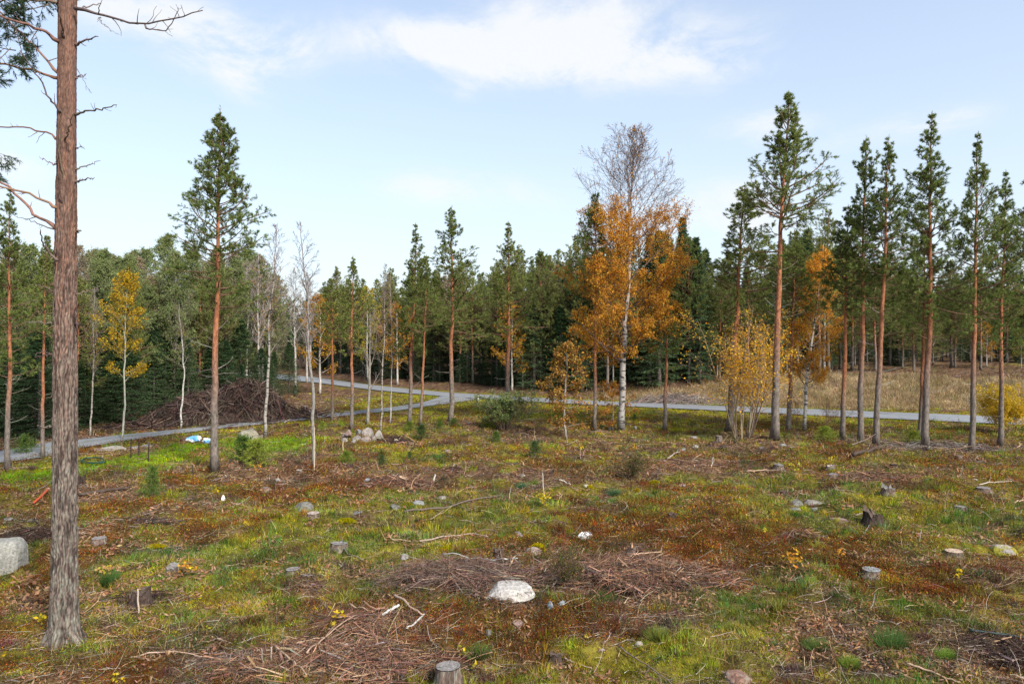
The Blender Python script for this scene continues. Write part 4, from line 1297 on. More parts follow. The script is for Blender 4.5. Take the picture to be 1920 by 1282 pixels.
sap1 = proto_sapling(30, 1.4, (.13, .20, .04), .5); sap2 = proto_sapling(31, 1.4, (.22, .28, .04), .6); sap3 = proto_sapling(32, 1.2, (.08, .13, .04), .6)
SAPS = [(sap1, 455, 868, 455, 818, 1.2, 'dark green young spruce, left one of the pair before the lichen stones'), (sap2, 484, 876, 480, 826, 1.3, 'bright yellow green young spruce, right one of the pair before the lichen stones'),
        (sap1, 285, 936, 287, 876, .75, 'thin young spruce between the fallen dark log and the tall lone pine'), (sap3, 791, 824, 790, 797, 1.2, 'dark spruce seedling right of the pile of stones'), (sap3, 1003, 858, 1002, 828, 1.1, 'dark rounded spruce seedling in the middle of the clearing'),
        (sap2, 1547, 828, 1547, 800, 1.6, 'bright green seedling bush in front of the rusty brown bush'), (sap2, 1714, 832, 1712, 808, 1.5, 'bright green seedling left of the tall sparse pine foot'), (sap2, 768, 808, 768, 790, 1.3, 'light green seedling at the foot of the straight thin tipped pine'),
        (sap2, 650, 870, 650, 846, 1.4, 'fresh green seedling below the pile of field stones'), (sap3, 716, 872, 716, 852, .9, 'small dark green seedling below the root heap'), (sap3, 768, 862, 768, 846, .9, 'small juniper like tuft between the root heap and the orange stemmed pine'),
        (sap1, 851, 800, 851, 783, 1.2, 'green seedling at the foot of the broad topped pine'), (sap1, 825, 804, 825, 788, 1.1, 'green seedling left of the broad topped pine'), (sap2, 911, 800, 911, 782, 1.2, 'pale green seedling just left of the round grey green bush'),
        (sap1, 930, 828, 930, 808, 1.3, 'low green seedling in front of the round grey green bush'), (sap3, 1128, 806, 1128, 796, 1.3, 'tiny green seedling between brown pine trunk and big birch'), (sap1, 44, 852, 45, 815, 1.1, 'light green young spruce between the two slim pines at the left edge'),
        (sap2, 604, 810, 604, 790, 1.0, 'green seedling at the edge of the bright lawn right of the bent aspen'), (sap3, 60, 842, 62, 822, 1.0, 'low dark young spruce beside the gravel drive at far left'), (sap1, 1190, 786, 1190, 776, 1.2, 'seedling near the road right of the big birch')]
for k, (pr, u, v, tu, tv, wd, lab) in enumerate(SAPS):
    put(pr, 'spruce_sapling', u, v, tu, tv, lab, 'young spruce', 'young conifers in the clearing', k * 1.3, wd)

# ================================================================== FOREST
spruce_p = [proto_spruce(50, 14), proto_spruce(51, 14, .03, .19, col=(.050, .088, .034)), proto_spruce(52, 14, .06, .14, .85, col=(.068, .112, .048)), proto_spruce(53, 14, .18, .13, .8, col=(.068, .106, .050))]
fpine_p = [proto_pine(60, 14, .74, .13, .17, detail=.9, pale=.5, shape=.62), proto_pine(61, 14, .80, .14, .18, detail=.9, pale=.8, shape=.7), proto_pine(62, 14, .68, .13, .17, detail=.9, pale=.3, shape=.6), proto_pine(63, 14, .66, .13, .16, detail=.9, pale=.6, shape=.85)]
OLIVE = [(.24, .25, .11), (.30, .29, .14), (.19, .22, .08), (.34, .30, .17)]
olive_p = [proto_broad(70, 13, .08, .80 , .16, (45, 72), 34, 7, 6, 20, .085, OLIVE, None, (.1, 1), .62, (.12, .105, .09), None, (.2, .17, .13), M_BARK, .04, twig_r=.009),
           proto_broad(71, 13, .08, .78, .17, (45, 70), 32, 7, 6, 12, .085, [(.36, .28, .18), (.30, .26, .15), (.40, .27, .17)], None, (.1, 1), .5, (.14, .12, .11), None, (.22, .18, .15), M_BARK, .05, twig_r=.010),
           proto_broad(72, 13, .08, .8, .17, (48, 72), 34, 7, 6, 20, .085, [(.20, .26, .09), (.27, .29, .12)], None, (.1, 1), .6, (.12, .105, .09), None, (.17, .15, .12), M_BARK, .04, twig_r=.009)]
greybare_p = [proto_broad(73, 13, .11, .66, .13, (50, 72), 26, 7, 5, 1, .08, [(.3, .2, .08)], None, (.1, 1), .2, (.33, .30, .27), None, (.25, .21, .19), M_BARK, .05, twig_r=.011)]
forange_p = [proto_broad(74, 9, .09, .8, .2, (25, 60), 24, 5, 5, 8, .12, [(.48, .22, .02), (.52, .32, .02), (.36, .15, .02)], None, (.05, 1), .8, (.4, .37, .33), None, (.2, .13, .08), M_BARK, .04, twig_r=.008),
             proto_broad(75, 9, .08, .8, .2, (25, 60), 22, 5, 5, 7, .12, [(.45, .34, .03), (.32, .28, .04), (.52, .36, .02)], None, (.05, 1), .7, (.35, .33, .28), None, (.2, .15, .08), M_BARK, .04, twig_r=.008)]

SKY_U = [-200, 0, 60, 150, 200, 240, 320, 400, 450, 500, 560, 600, 640, 720, 760, 830, 900, 960, 1040, 1100, 1200, 1290, 1340, 1400, 1450, 1500, 1560, 1620, 1700, 1800, 1920, 2100]
SKY_V = [440, 440, 455, 450, 452, 432, 440, 455, 445, 475, 496, 505, 505, 500, 490, 480, 478, 462, 455, 440, 440, 408, 490, 440, 445, 430, 430, 480, 500, 520, 530, 530]
EDGE_D = ([-200, 60, 120, 220, 300, 420, 500, 560, 600, 700, 800, 900, 1000, 1100, 1250, 1400, 1500, 1600, 1920, 2100], [35, 35.5, 37, 40.5, 45, 50, 54, 62, 112, 90, 80, 74, 68, 64, 62, 63, 64, 68, 69, 69])

LANDMARK = [(0, 'left edge'), (122, 'huge trunk'), (229, 'gold maple'), (340, 'left heap end'), (413, 'lone pine'), (500, 'pale birch'), (575, 'bent aspen'),
            (660, 'slim orange pine'), (717, 'stone pile birch'), (775, 'thin tipped pine'), (846, 'broad topped pine'), (950, 'round bush'), (1060, 'withered oak'),
            (1172, 'big birch'), (1247, 'young pine'), (1310, 'roadside branch stack'), (1395, 'yellow shrub'), (1462, 'tallest pine'), (1530, 'leaning birch'), (1590, 'leaning pine'),
            (1645, 'twin pines'), (1742, 'sparse pine'), (1828, 'grey brown pine'), (1885, 'yellow bush'), (1930, 'right edge')]
FOREST = []


def fput(kind, proto, u, D, top_v, wide=1.0):
    X = (u - CX) / F * D
    z = float(height(X, D))
    h = (CY - top_v) / F * D + CAMH - z
    FOREST.append([kind, proto, u, D, X, z, h, wide])


def build_forest():
    rng = np.random.default_rng(99)
    edge = lambda u: float(np.interp(u, *EDGE_D))
    sky = lambda u: float(np.interp(u, SKY_U, SKY_V))

    def row(kind, protos, u0, u1, n, dd, dv, wide=(.9, 1.15), jitter=.35):
        for i in range(n):
            u = u0 + (u1 - u0) * (i + .5 + jitter * rng.normal()) / n
            fput(kind, protos[rng.integers(len(protos))], u, edge(u) + rng.uniform(*dd), sky(u) + rng.uniform(*dv), rng.uniform(*wide))
    # left wood: dark spruces in front, olive broadleaves rising behind
    row('spruce', spruce_p[:3], -90, 570, 30, (0, 3.5), (140, 235), (1.4, 1.9))
    row('spruce', spruce_p[:3], -60, 560, 16, (5, 10), (120, 200), (1.2, 1.6))
    row('olive', olive_p, -80, 500, 16, (4, 9), (20, 100), (1.2, 1.6))
    row('olive', olive_p, -60, 540, 26, (2, 9), (-15, 70), (.9, 1.3))
    row('olive', olive_p, -60, 520, 14, (12, 20), (-5, 30), (1.0, 1.4))
    row('pine', fpine_p, -40, 420, 9, (2, 9), (10, 70), (.9, 1.2))
    row('bare', greybare_p, 420, 600, 8, (2, 10), (-10, 40), (1, 1.3))
    # centre, across the road
    row('pine', fpine_p, 590, 1040, 24, (0, 8), (0, 60), (.95, 1.25))
    row('spruce', spruce_p, 590, 1050, 22, (1, 9), (60, 170), (1.2, 1.8))
    row('spruce', spruce_p[:2], 590, 1060, 12, (8, 16), (30, 110), (1.2, 1.6))
    row('pine', fpine_p, 590, 1060, 16, (8, 20), (-5, 40), (1.0, 1.3))
    row('olive', olive_p[1:2], 600, 1050, 6, (4, 9), (5, 40), (.8, 1.1))
    # right of centre: tall dark wood
    row('pine', fpine_p, 1040, 1460, 18, (0, 7), (-10, 80), (1.0, 1.3))
    row('spruce', spruce_p[2:], 1040, 1460, 14, (1, 8), (10, 80), (.9, 1.3))
    row('spruce', spruce_p[:3], 1040, 1480, 14, (9, 18), (20, 70), (1.2, 1.6))
    # right: open pine wood on the rise
    row('pine', fpine_p, 1470, 1990, 26, (-2, 14), (-40, 60), (1.05, 1.35))
    row('spruce', spruce_p[2:], 1470, 1990, 14, (8, 35), (0, 60), (.8, 1.2))
    row('pine', fpine_p, 1460, 2000, 26, (16, 60), (-10, 40), (.8, 1.2))
    row('spruce', spruce_p, 1460, 2000, 26, (14, 55), (0, 60), (1.1, 1.5))
    row('olive', olive_p[1:], 1500, 1990, 9, (16, 40), (20, 70), (.8, 1.1))
    row('spruce', spruce_p, 1470, 1995, 24, (8, 26), (50, 150), (1.1, 1.6))
    row('olive', olive_p, 1470, 1990, 8, (6, 26), (40, 130), (.9, 1.3))
    row('spruce', spruce_p[:3], 1040, 1470, 14, (0, 7), (70, 170), (1.2, 1.7))
    row('spruce', spruce_p[:3], 1205, 1335, 6, (1, 6), (-5, 30), (1.0, 1.25))
    row('spruce', spruce_p[:3], 595, 1045, 15, (0, 4), (70, 190), (1.2, 1.7))
    row('spruce', spruce_p[:3], 1470, 1995, 10, (4, 16), (70, 160), (1.2, 1.7))
    # coloured understorey
    for (u, D, tv, k) in [(600, 68, 545, 0), (690, 84, 530, 1), (745, 80, 560, 0), (980, 69, 600, 0), (1150, 66, 560, 1), (1180, 67, 570, 0), (1345, 66, 610, 0), (1378, 63, 600, 0), (1850, 76, 600, 0), (1545, 72, 460, 0),
                          (200, 43, 670, 0), (185, 45, 700, 1), (430, 60, 600, 1), (960, 68, 560, 0), (330, 50, 590, 1), (1705, 110, 610, 0), (1915, 72, 610, 1), (240, 44, 690, 1), (1100, 66, 690, 0), (1560, 75, 600, 1)]:
        fput('orange', forange_p[k], u, D, tv, 1.0 if k else 1.1)


build_forest()
SEEN_SKIP = set()


def emit_forest():
    names = {'spruce': ('spruce_tree', 'spruce', 'dark spruce'), 'olive': ('alder_tree', 'alder', 'olive leaved alder'), 'pine': ('pine_tree', 'pine tree', 'green pine'),
             'bare': ('aspen_tree', 'aspen tree', 'bare grey aspen'), 'orange': ('rowan_tree', 'rowan', 'autumn coloured rowan')}
    groups = {'spruce': 'spruces of the forest edge', 'olive': 'broadleaf trees of the left wood', 'pine': 'pines of the forest edge', 'bare': 'bare aspens of the forest edge', 'orange': 'autumn coloured small trees at the forest edge'}
    # order from left to right within each sector between two landmarks
    lu = np.array([a for a, b in LANDMARK])
    sec = {}
    for i, f in enumerate(FOREST):
        k = int(np.clip(np.searchsorted(lu, f[2]), 1, len(lu) - 1))
        sec.setdefault((f[0], k), []).append(i)
    med = {k: np.median([f[6] for f in FOREST if f[0] == k]) for k in names}
    ordw = ['leftmost', 'second', 'third', 'fourth', 'fifth', 'sixth', 'seventh', 'eighth', 'ninth', 'tenth', 'eleventh', 'twelfth', 'thirteenth', 'fourteenth', 'fifteenth', 'sixteenth', 'seventeenth', 'eighteenth', 'nineteenth', 'twentieth', 'next to rightmost']
    for (kind, k), ids in sec.items():
        ids.sort(key=lambda i: FOREST[i][2])
        for r, i in enumerate(ids):
            if i in SEEN_SKIP:
                continue
            kd, proto, u, D, X, z, h, wide = FOREST[i]
            a, b = LANDMARK[k - 1][1], LANDMARK[k][1]
            adj = 'tall' if h > med[kind] * 1.08 else ('low' if h < med[kind] * .92 else 'middling')
            e = float(np.interp(u, *EDGE_D))
            row_ = 'front rank' if D < e + 4.5 else ('second rank' if D < e + 11 else 'back rank')
            if len(ids) == 1:
                lab = f'{adj} {names[kind][2]}, {row_}, only one between {a} and {b}'
            else:
                o = 'rightmost' if r == len(ids) - 1 else ordw[min(r, 20)]
                lab = f'{adj} {names[kind][2]}, {row_}, {o} between {a} and {b}'
            parts, H = proto
            s = h / H
            place(names[kind][0], parts, (X, D, z - .05), lab, names[kind][1], groups[kind], (i * 2.39) % 6.28, (s * wide, s * wide, s))


emit_forest()


def far_wood():
    """the distant wood that reads as one mass"""
    rng = np.random.default_rng(3)
    n = 3000
    D = 112 + 260 * rng.random(n) ** 1.3
    X = (rng.random(n) * 2 - 1) * 1.0 * D
    keep = ~((X < -20) & (X > -75) & (D < 160) & (D < 170) & (np.abs(poly_dist(X, D, ROAD_C)) < 5))
    X, D = X[keep], D[keep]
    n = len(X)
    z = height(X, D)
    H = rng.uniform(8.0, 12.5, n)
    mb = MB()
    P = np.stack([np.stack([X, D, z - .2], 1), np.stack([X, D, z + H * .95], 1)], 1)
    mb.add(*tubes(P, np.stack([np.full(n, .14), np.full(n, .03)], 1), 4, (.15, .12, .10), cap=False))
    k = 95
    t = rng.random((n, k))
    kind = rng.random(n) < .5
    lo = np.where(kind, .15, .45)[:, None]
    hz = lo + (1 - lo) * t
    rr = (np.where(kind[:, None], (1 - t) ** .8 * .16, np.sqrt(np.clip(1 - (2 * t - .8) ** 2 * .6, 0, 1)) * .12 * (1.05 - t * .8)) * H[:, None]) * (.5 + .6 * rng.random((n, k)))
    az = rng.random((n, k)) * 7
    pos = np.stack([X[:, None] + rr * np.cos(az), D[:, None] + rr * np.sin(az), z[:, None] + hz * H[:, None]], -1).reshape(-1, 3)
    dr = np.stack([np.cos(az), np.sin(az), np.where(kind[:, None], -.5, .5) + 0 * az], -1).reshape(-1, 3)
    dr = unit(dr + rng.normal(size=dr.shape) * .4)
    M = n * k
    tcol = np.where(kind[:, None], np.array([[.055, .085, .042]]), np.array([[.085, .12, .055]])) * (1 + .2 * rng.normal(size=(n, 1)))
    br = rng.random(n) < .12
    tcol[br] = (.17, .13, .07)
    c = np.clip(np.repeat(tcol, k, 0) * (1 + .2 * rng.normal(size=(M, 1))), .005, .5)
    mb.add(*leaves(pos, dr, .9 * (.5 + rng.random(M)), .38, c, rng))
    tag(link('distant_wood', mb.mesh('distant_wood', M_NEEDLE)), 'far mass of conifer wood rising behind the forest edge', 'wood', kind='stuff')


far_wood()


# ================================================================== ROCKS, STUMPS, BRUSH
def ico(sub):
    bm = bmesh.new()
    bmesh.ops.create_icosphere(bm, subdivisions=sub, radius=1)
    V = np.array([v.co[:] for v in bm.verts]); T = np.array([[v.index for v in f.verts] for f in bm.faces])
    bm.free()
    return V, T


ICO4, ICO5 = ico(4), ico(5)


def n3(V, s, seed):
    return vnoise(V[:, 0] * s + V[:, 2] * .71 * s + 3, V[:, 1] * s - V[:, 2] * .63 * s + 7, seed) + vnoise(V[:, 1] * s + 11, V[:, 2] * s + 5, seed + 1) - 1


def rock_mesh(seed, w, d, h, col, mat=None, cuts=9, fine=False, sharp=.78, boxy=False):
    rng = np.random.default_rng(seed)
    V, T = ICO5 if fine else ICO4
    V = V.copy()
    if boxy:
        V = np.sign(V) * np.abs(V) ** .42
        V = V / np.abs(V).max() * .95
        cuts = 3; sharp = 1.15
    for _ in range(cuts):
        n = unit(rng.normal(size=3) * [1, 1, .9])
        k = rng.uniform(sharp - .14, sharp + .12)
        ex = np.maximum(0, V @ n - k)
        V = V - ex[:, None] * n * .92
    V = V * (1 + .10 * n3(V, 1.7, seed)[:, None] + .035 * n3(V, 6, seed + 5)[:, None] + .012 * n3(V, 17, seed + 9)[:, None])
    V[:, 2] = np.where(V[:, 2] < -.3, -.3 + (V[:, 2] + .3) * .3, V[:, 2])
    V = V * np.array([w / 2, d / 2, h / 1.15]) / .92
    V[:, 2] += h * .22
    c = np.array(col)[None] * (1 + .25 * n3(V, 5 / max(w, .1), seed + 20)[:, None]) * (1 + .15 * n3(V, 22 / max(w, .1), seed + 30)[:, None])
    return mesh_data('rock', V, T, np.clip(c, .02, .8), (mat or M_ROCK,), True)


GREY, PINK, PALE = (.13, .125, .112), (.20, .145, .12), (.29, .26, .23)
ROCKS = [  # u, v(base), width px, height px, colour, mossy, label
    (-8, 1076, 62, 64, (.50, .48, .42), 0, 'large squarish grey boulder cut by the left edge'),
    (956, 1122, 90, 26, (.66, .61, .56), 0, 'pale flat boulder with a dark crack in the middle foreground'),
    (966, 1096, 34, 13, (.45, .40, .34), 1, 'small moss topped stone touching the back of the pale flat boulder'),
    (566, 962, 38, 26, GREY, 0, 'grey domed boulder beside a flat cut stump'),
    (1497, 948, 34, 14, GREY, 0, 'weathered grey rock joined to a long pale rock on the right'), (1527, 948, 38, 13, (.36, .33, .29), 0, 'long pale low rock right of the weathered grey rock'),
    (1492, 957, 22, 8, GREY, 0, 'low grey stone in front of the weathered grey rock'), (1530, 957, 16, 8, (.3, .3, .29), 0, 'small grey stone in front of the long pale rock'),
    (1577, 980, 32, 14, PINK, 1, 'pinkish half buried rock with moss left of the rotten root'), (1626, 974, 16, 8, (.5, .45, .36), 0, 'small cream stone beside the rotten root'),
    (757, 1048, 20, 12, (.40, .36, .34), 0, 'whitish stone in red scrub left of the brush'), (857, 1088, 36, 20, GREY, 0, 'grey stone buried in the middle brush pile'),
    (975, 1172, 28, 12, (.48, .33, .28), 0, 'pink stone below the pale flat boulder'), (915, 1190, 16, 12, GREY, 0, 'small grey upright stone left of the pink stone'),
    (1200, 1210, 18, 10, (.48, .41, .36), 0, 'small whitish stone in grass right of the lower middle'), (1388, 1280, 54, 20, (.34, .19, .14), 0, 'reddish brown rock at the bottom edge'),
    (740, 954, 24, 12, GREY, 0, 'left grey stone of the mossy pair behind the long fallen pole'), (783, 946, 20, 10, (.3, .31, .31), 0, 'right bluish stone of the mossy pair behind the long fallen pole'), (670, 964, 20, 8, (.2, .2, .2), 0, 'dark flat stone right of the domed boulder'),
    (971, 1004, 24, 9, (.34, .28, .26), 0, 'flat pinkish grey rock in red scrub above the yellow moss'), (1000, 1040, 28, 18, (.36, .27, .24), 0, 'brownish rock beside the yellow moss cushion'),
    (1892, 1040, 48, 22, PALE, 1, 'pale rock with yellow moss at the right edge'), (495, 922, 24, 12, PINK, 0, 'pinkish stone in the red scrub left of centre'), (519, 902, 10, 8, PALE, 0, 'white stone standing above the pinkish stone'),
    (688, 902, 14, 8, (.4, .42, .45), 0, 'bluish white stone among brown bracken'), (1100, 914, 14, 8, PALE, 1, 'white stone with a yellow moss side in the middle distance'), (1146, 806, 10, 5, GREY, 0, 'grey stone left of the big birch foot'),
    (1192, 804, 12, 6, (.3, .3, .3), 0, 'grey stone just right of the big birch'), (1302, 822, 12, 6, (.34, .32, .3), 0, 'grey stone right of the small young pine'), (1304, 840, 14, 8, PALE, 0, 'whitish pointed stone in front of the small young pine'),
    (1282, 844, 9, 5, (.35, .4, .38), 0, 'greenish stone left of the whitish pointed stone'), (1249, 867, 14, 6, PALE, 0, 'white stone at the end of the curved root'), (1280, 912, 16, 6, (.4, .38, .36), 0, 'low white stone in grass in the middle distance'),
    (981, 895, 12, 5, PALE, 0, 'small white stone in brown bracken near the middle'), (840, 848, 14, 7, (.3, .26, .23), 0, 'small brownish stone right of the root heap'), (1145, 804, 12, 6, PALE, 0, 'pale stone against the foot of the big birch'),
    (1435, 843, 22, 7, (.3, .29, .27), 0, 'grey low rock in front of the tallest pine'), (1469, 836, 12, 6, (.34, .35, .36), 0, 'bluish stone just right of the tallest pine foot'), (1568, 892, 26, 8, (.28, .29, .30), 0, 'smooth grey low rock in green moss right of centre'),
    (1830, 900, 9, 4, PALE, 0, 'tiny white stone left of the upper right stump'), (1818, 934, 8, 6, PALE, 0, 'small white stone between the two right hand stumps'), (1785, 930, 11, 5, PALE, 0, 'whitish stone left of the two right hand stumps'),
    (1284, 1008, 10, 6, PALE, 0, 'small white stone at the left border of the red scrub'), (660, 1163, 12, 8, (.32, .34, .36), 0, 'bluish grey pebble left of the yellow seedling leaves'), (556, 1210, 12, 8, (.38, .38, .38), 0, 'light pebble above the lower brush pile'),
    (1145, 990, 12, 8, (.38, .36, .33), 1, 'stone right of the white rag'), (205, 845, 40, 13, (.40, .36, .31), 0, 'long pale rock beside the gravel drive'), (247, 842, 26, 9, (.36, .31, .27), 0, 'brownish rock right of the long pale rock'), (273, 838, 24, 7, (.36, .33, .31), 0, 'low grey rock behind the iron rods'),
    (177, 846, 16, 8, (.22, .17, .15), 0, 'dark brown stone left of the long pale rock'), (10, 975, 20, 5, (.28, .26, .24), 0, 'flat grey stone at the left edge above the boulder'), (250, 1000, 12, 4, (.25, .26, .28), 0, 'flat bluish stone in grass right of the huge trunk'),
    (830, 936, 22, 8, (.36, .33, .28), 0, 'tilted flat stone in grass above the fallen pole'), (1130, 1220, 10, 6, PALE, 0, 'small pale stone below the green grass tuft'), (5, 1150, 16, 8, PINK, 0, 'pinkish stone at the left edge below the boulder'),
]
for k, (u, v, w, h, c, mossy, lab) in enumerate(ROCKS):
    p = G(u, v)
    wm, hm = PX(w, p.y), PX(h, p.y)
    hm = max(.72 * hm, hm - .5 * wm * (v - CY) / F)
    c = np.array(c) * (.6 if c not in (GREY, PINK, PALE) else 1.0)
    me = rock_mesh(1000 + k, wm * 1.1, wm * .85, hm * (1.05 if w > 50 else .9), c, M_MOSSROCK if mossy else M_ROCK, fine=w > 30, sharp=.8 if k == 1 else .72, cuts=9 if k != 1 else 5, boxy=(k == 0))
    o = single('boulder' if w > 30 else 'rock', me, (p.x, p.y + wm * .3, p.z - hm * (.10 if w > 50 else .16)), lab, 'boulder' if w > 30 else 'rock', None, k * 1.1 if k > 1 else (0.12 if k == 0 else 3.3))


def rock_pile(items, group, where):
    for k, (u, v, w, h, c, dz, lab) in enumerate(items):
        p = G(u, v)
        wm, hm = PX(w, p.y), PX(h, p.y)
        me = rock_mesh(3000 + k + int(u), wm, wm * .75, hm, np.array(c) * .55)
        single('rock', me, (p.x, p.y + wm * .2, p.z - hm * .1 + PX(dz, p.y)), lab, 'rock', group, k * 1.9)


rock_pile([(650, 822, 20, 10, (.40, .29, .25), 0, 'pink stone at the left end of the field stone pile'), (653, 822, 18, 9, (.42, .28, .24), 7, 'reddish stone on top of the left end of the field stone pile'), (668, 823, 18, 9, (.34, .3, .28), 0, 'grey stone second from the left in the field stone pile'),
           (672, 821, 12, 8, (.3, .31, .33), 6, 'small bluish stone on the upper edge of the field stone pile'), (688, 820, 28, 14, (.40, .34, .31), 3, 'biggest slanted stone on top of the field stone pile'), (684, 827, 22, 8, (.42, .33, .29), 0, 'flat pinkish stone at the front of the field stone pile'),
           (699, 826, 16, 8, (.38, .33, .3), 0, 'stone between the flat pinkish one and the round one of the field stone pile'), (708, 824, 18, 15, (.37, .34, .31), 0, 'round grey stone at the right end of the field stone pile, left of the roots'), (645, 827, 14, 6, (.45, .38, .34), 0, 'low pale stone in front of the left end of the field stone pile'),
           (663, 829, 13, 5, (.4, .36, .33), 0, 'small low stone at the very front of the field stone pile')], 'stones of the pinkish field stone pile', 'pile')
rock_pile([(463, 822, 36, 16, (.42, .38, .28), 0, 'lichen spotted boulder behind the young spruces'), (482, 822, 14, 9, (.36, .28, .22), 0, 'brown stone right of the lichen spotted boulder'), (490, 822, 11, 7, (.34, .27, .22), 0, 'small brown stone second to the right of the lichen spotted boulder'),
           (470, 812, 16, 7, (.22, .18, .15), 3, 'dark stone on the top of the lichen spotted boulder'), (452, 824, 12, 7, (.48, .42, .36), 0, 'pale stone left of the lichen spotted boulder')], 'stones of the lichen covered stone pile', 'pile')


def stump(k, u, v, wpx, hpx, label, tilt=0, dark=False, jag=0.0, cutc=(.19, .175, .165)):
    rng = np.random.default_rng(5000 + k)
    p = G(u, v)
    r = PX(wpx, p.y) / 2 * .92; h = PX(hpx, p.y) * (.72 if k else 1)
    NA, NZ = 72, 14
    th = np.arange(NA) / NA * 2 * math.pi
    z = np.linspace(-.12, h, NZ)
    zz, tt = np.meshgrid(z, th, indexing='ij')
    t01 = np.clip(zz / h, 0, 1)
    ridg = .045 * np.abs(np.sin(tt * 11 + 2 * np.sin(zz * 14 / max(h, .1) * .2))) + .03 * vnoise(tt * 9, zz * 22, k)
    flare = (.42 * (1 - t01) ** 2.5) * (.35 + .65 * (np.cos(tt * 5 + k) * .5 + .5))
    rr = r * (.90 + .10 * np.cos(2 * tt + k) * .5 + flare + ridg)
    jagz = jag * h * (vnoise(tt * 2.5, 0 * tt, k + 9) - .35) * (t01 > .999)
    top_tilt = tilt * np.cos(tt) * r * (t01 ** 3)
    V = np.stack([rr * np.cos(tt), rr * np.sin(tt), zz + jagz + top_tilt], -1)
    bark = (np.array([.115, .082, .066]) if not dark else np.array([.06, .042, .034]))
    c = bark[None, None] * (.55 + .9 * vnoise(tt * 12, zz * 30, k + 3)[..., None])
    li = sstep(.55, .7, fbm(tt * 4, zz * 12, k + 40, 3))[..., None]
    c = c * (1 - li * .5) + np.array([.25, .25, .2]) * li * .5 * (0 if dark else 1)
    i = np.arange(NZ - 1)[:, None] * NA; j = np.arange(NA)[None]; j2 = (j + 1) % NA
    q = np.stack([i + j, i + j2, i + NA + j2, i + NA + j], -1).reshape(-1, 4)
    T = np.concatenate([q[:, [0, 1, 2]], q[:, [0, 2, 3]]])
    body = mesh_data('bark', V.reshape(-1, 3), T, np.clip(c, .01, 1).reshape(-1, 3), (M_BARK,), True)
    # cut face with growth rings
    rim = V[-1]
    NR = 16
    s = np.linspace(0, .985, NR)
    cen = rim.mean(0)
    if jag: cen = cen - [0, 0, .12 * h]
    U = cen[None, None] * (1 - s[:, None, None]) + rim[None] * s[:, None, None]
    U[..., 2] += .004 + (rng.random((NR, 1)) * .008)
    i = np.arange(NR - 1)[:, None] * NA
    q = np.stack([i + j, i + j2, i + NA + j2, i + NA + j], -1).reshape(-1, 4)
    T = np.concatenate([q[:, [0, 1, 2]], q[:, [0, 2, 3]]])
    cc = (np.array(cutc) if not dark else np.array([.09, .065, .05]))[None, None] * (.75 + .4 * rng.random((NR, 1, 1))) * (.8 + .4 * vnoise(U[..., 0] * 30, U[..., 1] * 30, k)[..., None])
    crack = (np.abs(((th * 3 / math.pi + k) % 2) - 1) < .05)[None, :, None] * (s > .2)[:, None, None]
    cc = np.where(crack, cc * .3, cc)
    face = mesh_data('cut_face', U.reshape(-1, 3), T, np.clip(cc, .01, 1).reshape(-1, 3), (M_CUT,), False)
    place('tree_stump', [('bark', body), ('cut_face', face)], (p.x, p.y + r, p.z), label, 'tree stump', 'cut stumps in the clearing', rng.random() * 6)


STUMPS = [(838, 1296, 52, 36, 'grey topped stump cut off by the bottom edge', .0, False, 0), (632, 1036, 36, 18, 'grey stump with a pale chip on its rim left of the fallen branches', .1, False, .1),
          (545, 1080, 30, 12, 'low brown stump alone in the grass left of centre', 0, False, 0), (318, 1076, 26, 14, 'split weathered stump next to the orange leaved seedling', .25, False, .5), (178, 1022, 28, 14, 'grey brown stump right beside the huge foreground trunk', 0, False, 0),
          (252, 1140, 42, 28, 'black rotten stump with spreading roots right of the huge trunk', .1, True, .9), (1643, 1084, 38, 16, 'flat pale grey stump in the right foreground', 0, False, 0, (.22, .22, .22)), (1799, 1050, 36, 18, 'ridged stump with tan cut top at the right', 0, False, .0, (.36, .27, .2)),
          (1853, 925, 28, 11, 'dark barked low stump near the right edge, upper one', 0, False, 0), (1807, 958, 22, 9, 'small ridged grey stump just left of the yellow moss strip', 0, False, 0), (1463, 882, 20, 12, 'small stump with splayed roots in front of the tallest pine', .1, False, .4),
          (1672, 932, 26, 17, 'broken stump with splinters left of the dark stump', .3, False, 1.0), (1646, 988, 38, 26, 'black rotten root stump with rusty inside, right of centre', .2, True, 1.2), (584, 970, 26, 8, 'flat pale sawn stump touching the grey domed boulder', 0, False, 0, (.33, .27, .24)),
          (559, 888, 13, 6, 'tiny pale stump left of the bent aspen foot', 0, False, 0, (.4, .33, .28)), (1802, 860, 13, 6, 'small grey stump below the grey brown pine', 0, False, 0), (1350, 829, 14, 13, 'upright grey stump left of the many stemmed shrub', 0, False, 0),
          (1561, 880, 18, 8, 'small pale splintered stump with a yellow sprig in the middle right', .2, False, .6, (.4, .33, .28)), (935, 1052, 24, 22, 'dark broken stump in red scrub left of the yellow moss', .2, True, .8), (1262, 974, 20, 12, 'dark low root stump in the red scrub right of the white rag', .1, True, .8),
          (1042, 1248, 26, 20, 'black round root stump low in the middle foreground', 0, True, .5), (1474, 928, 18, 8, 'dark crumbled stump above the weathered grey rock', 0, True, .4), (147, 915, 16, 26, 'mossy dark stump right behind the huge foreground trunk', .2, True, .5),
          (1035, 890, 10, 9, 'dark stub with two pale prongs in the middle distance', .4, True, 1.0), (1496, 817, 10, 6, 'dark stump at the foot of the leaning orange birch', 0, True, 0), (1680, 876, 16, 6, 'small brown stump right of the dark fallen branch', 0, True, .4),
          (1185, 1045, 20, 20, 'splintered orange stump at the top of the right brush pile', .2, False, 1.2, (.4, .25, .14))]
for k, s_ in enumerate(STUMPS):
    stump(k, s_[0], s_[1], s_[2], s_[3], s_[4], s_[5], s_[6], s_[7], *( [s_[8]] if len(s_) > 8 else []))


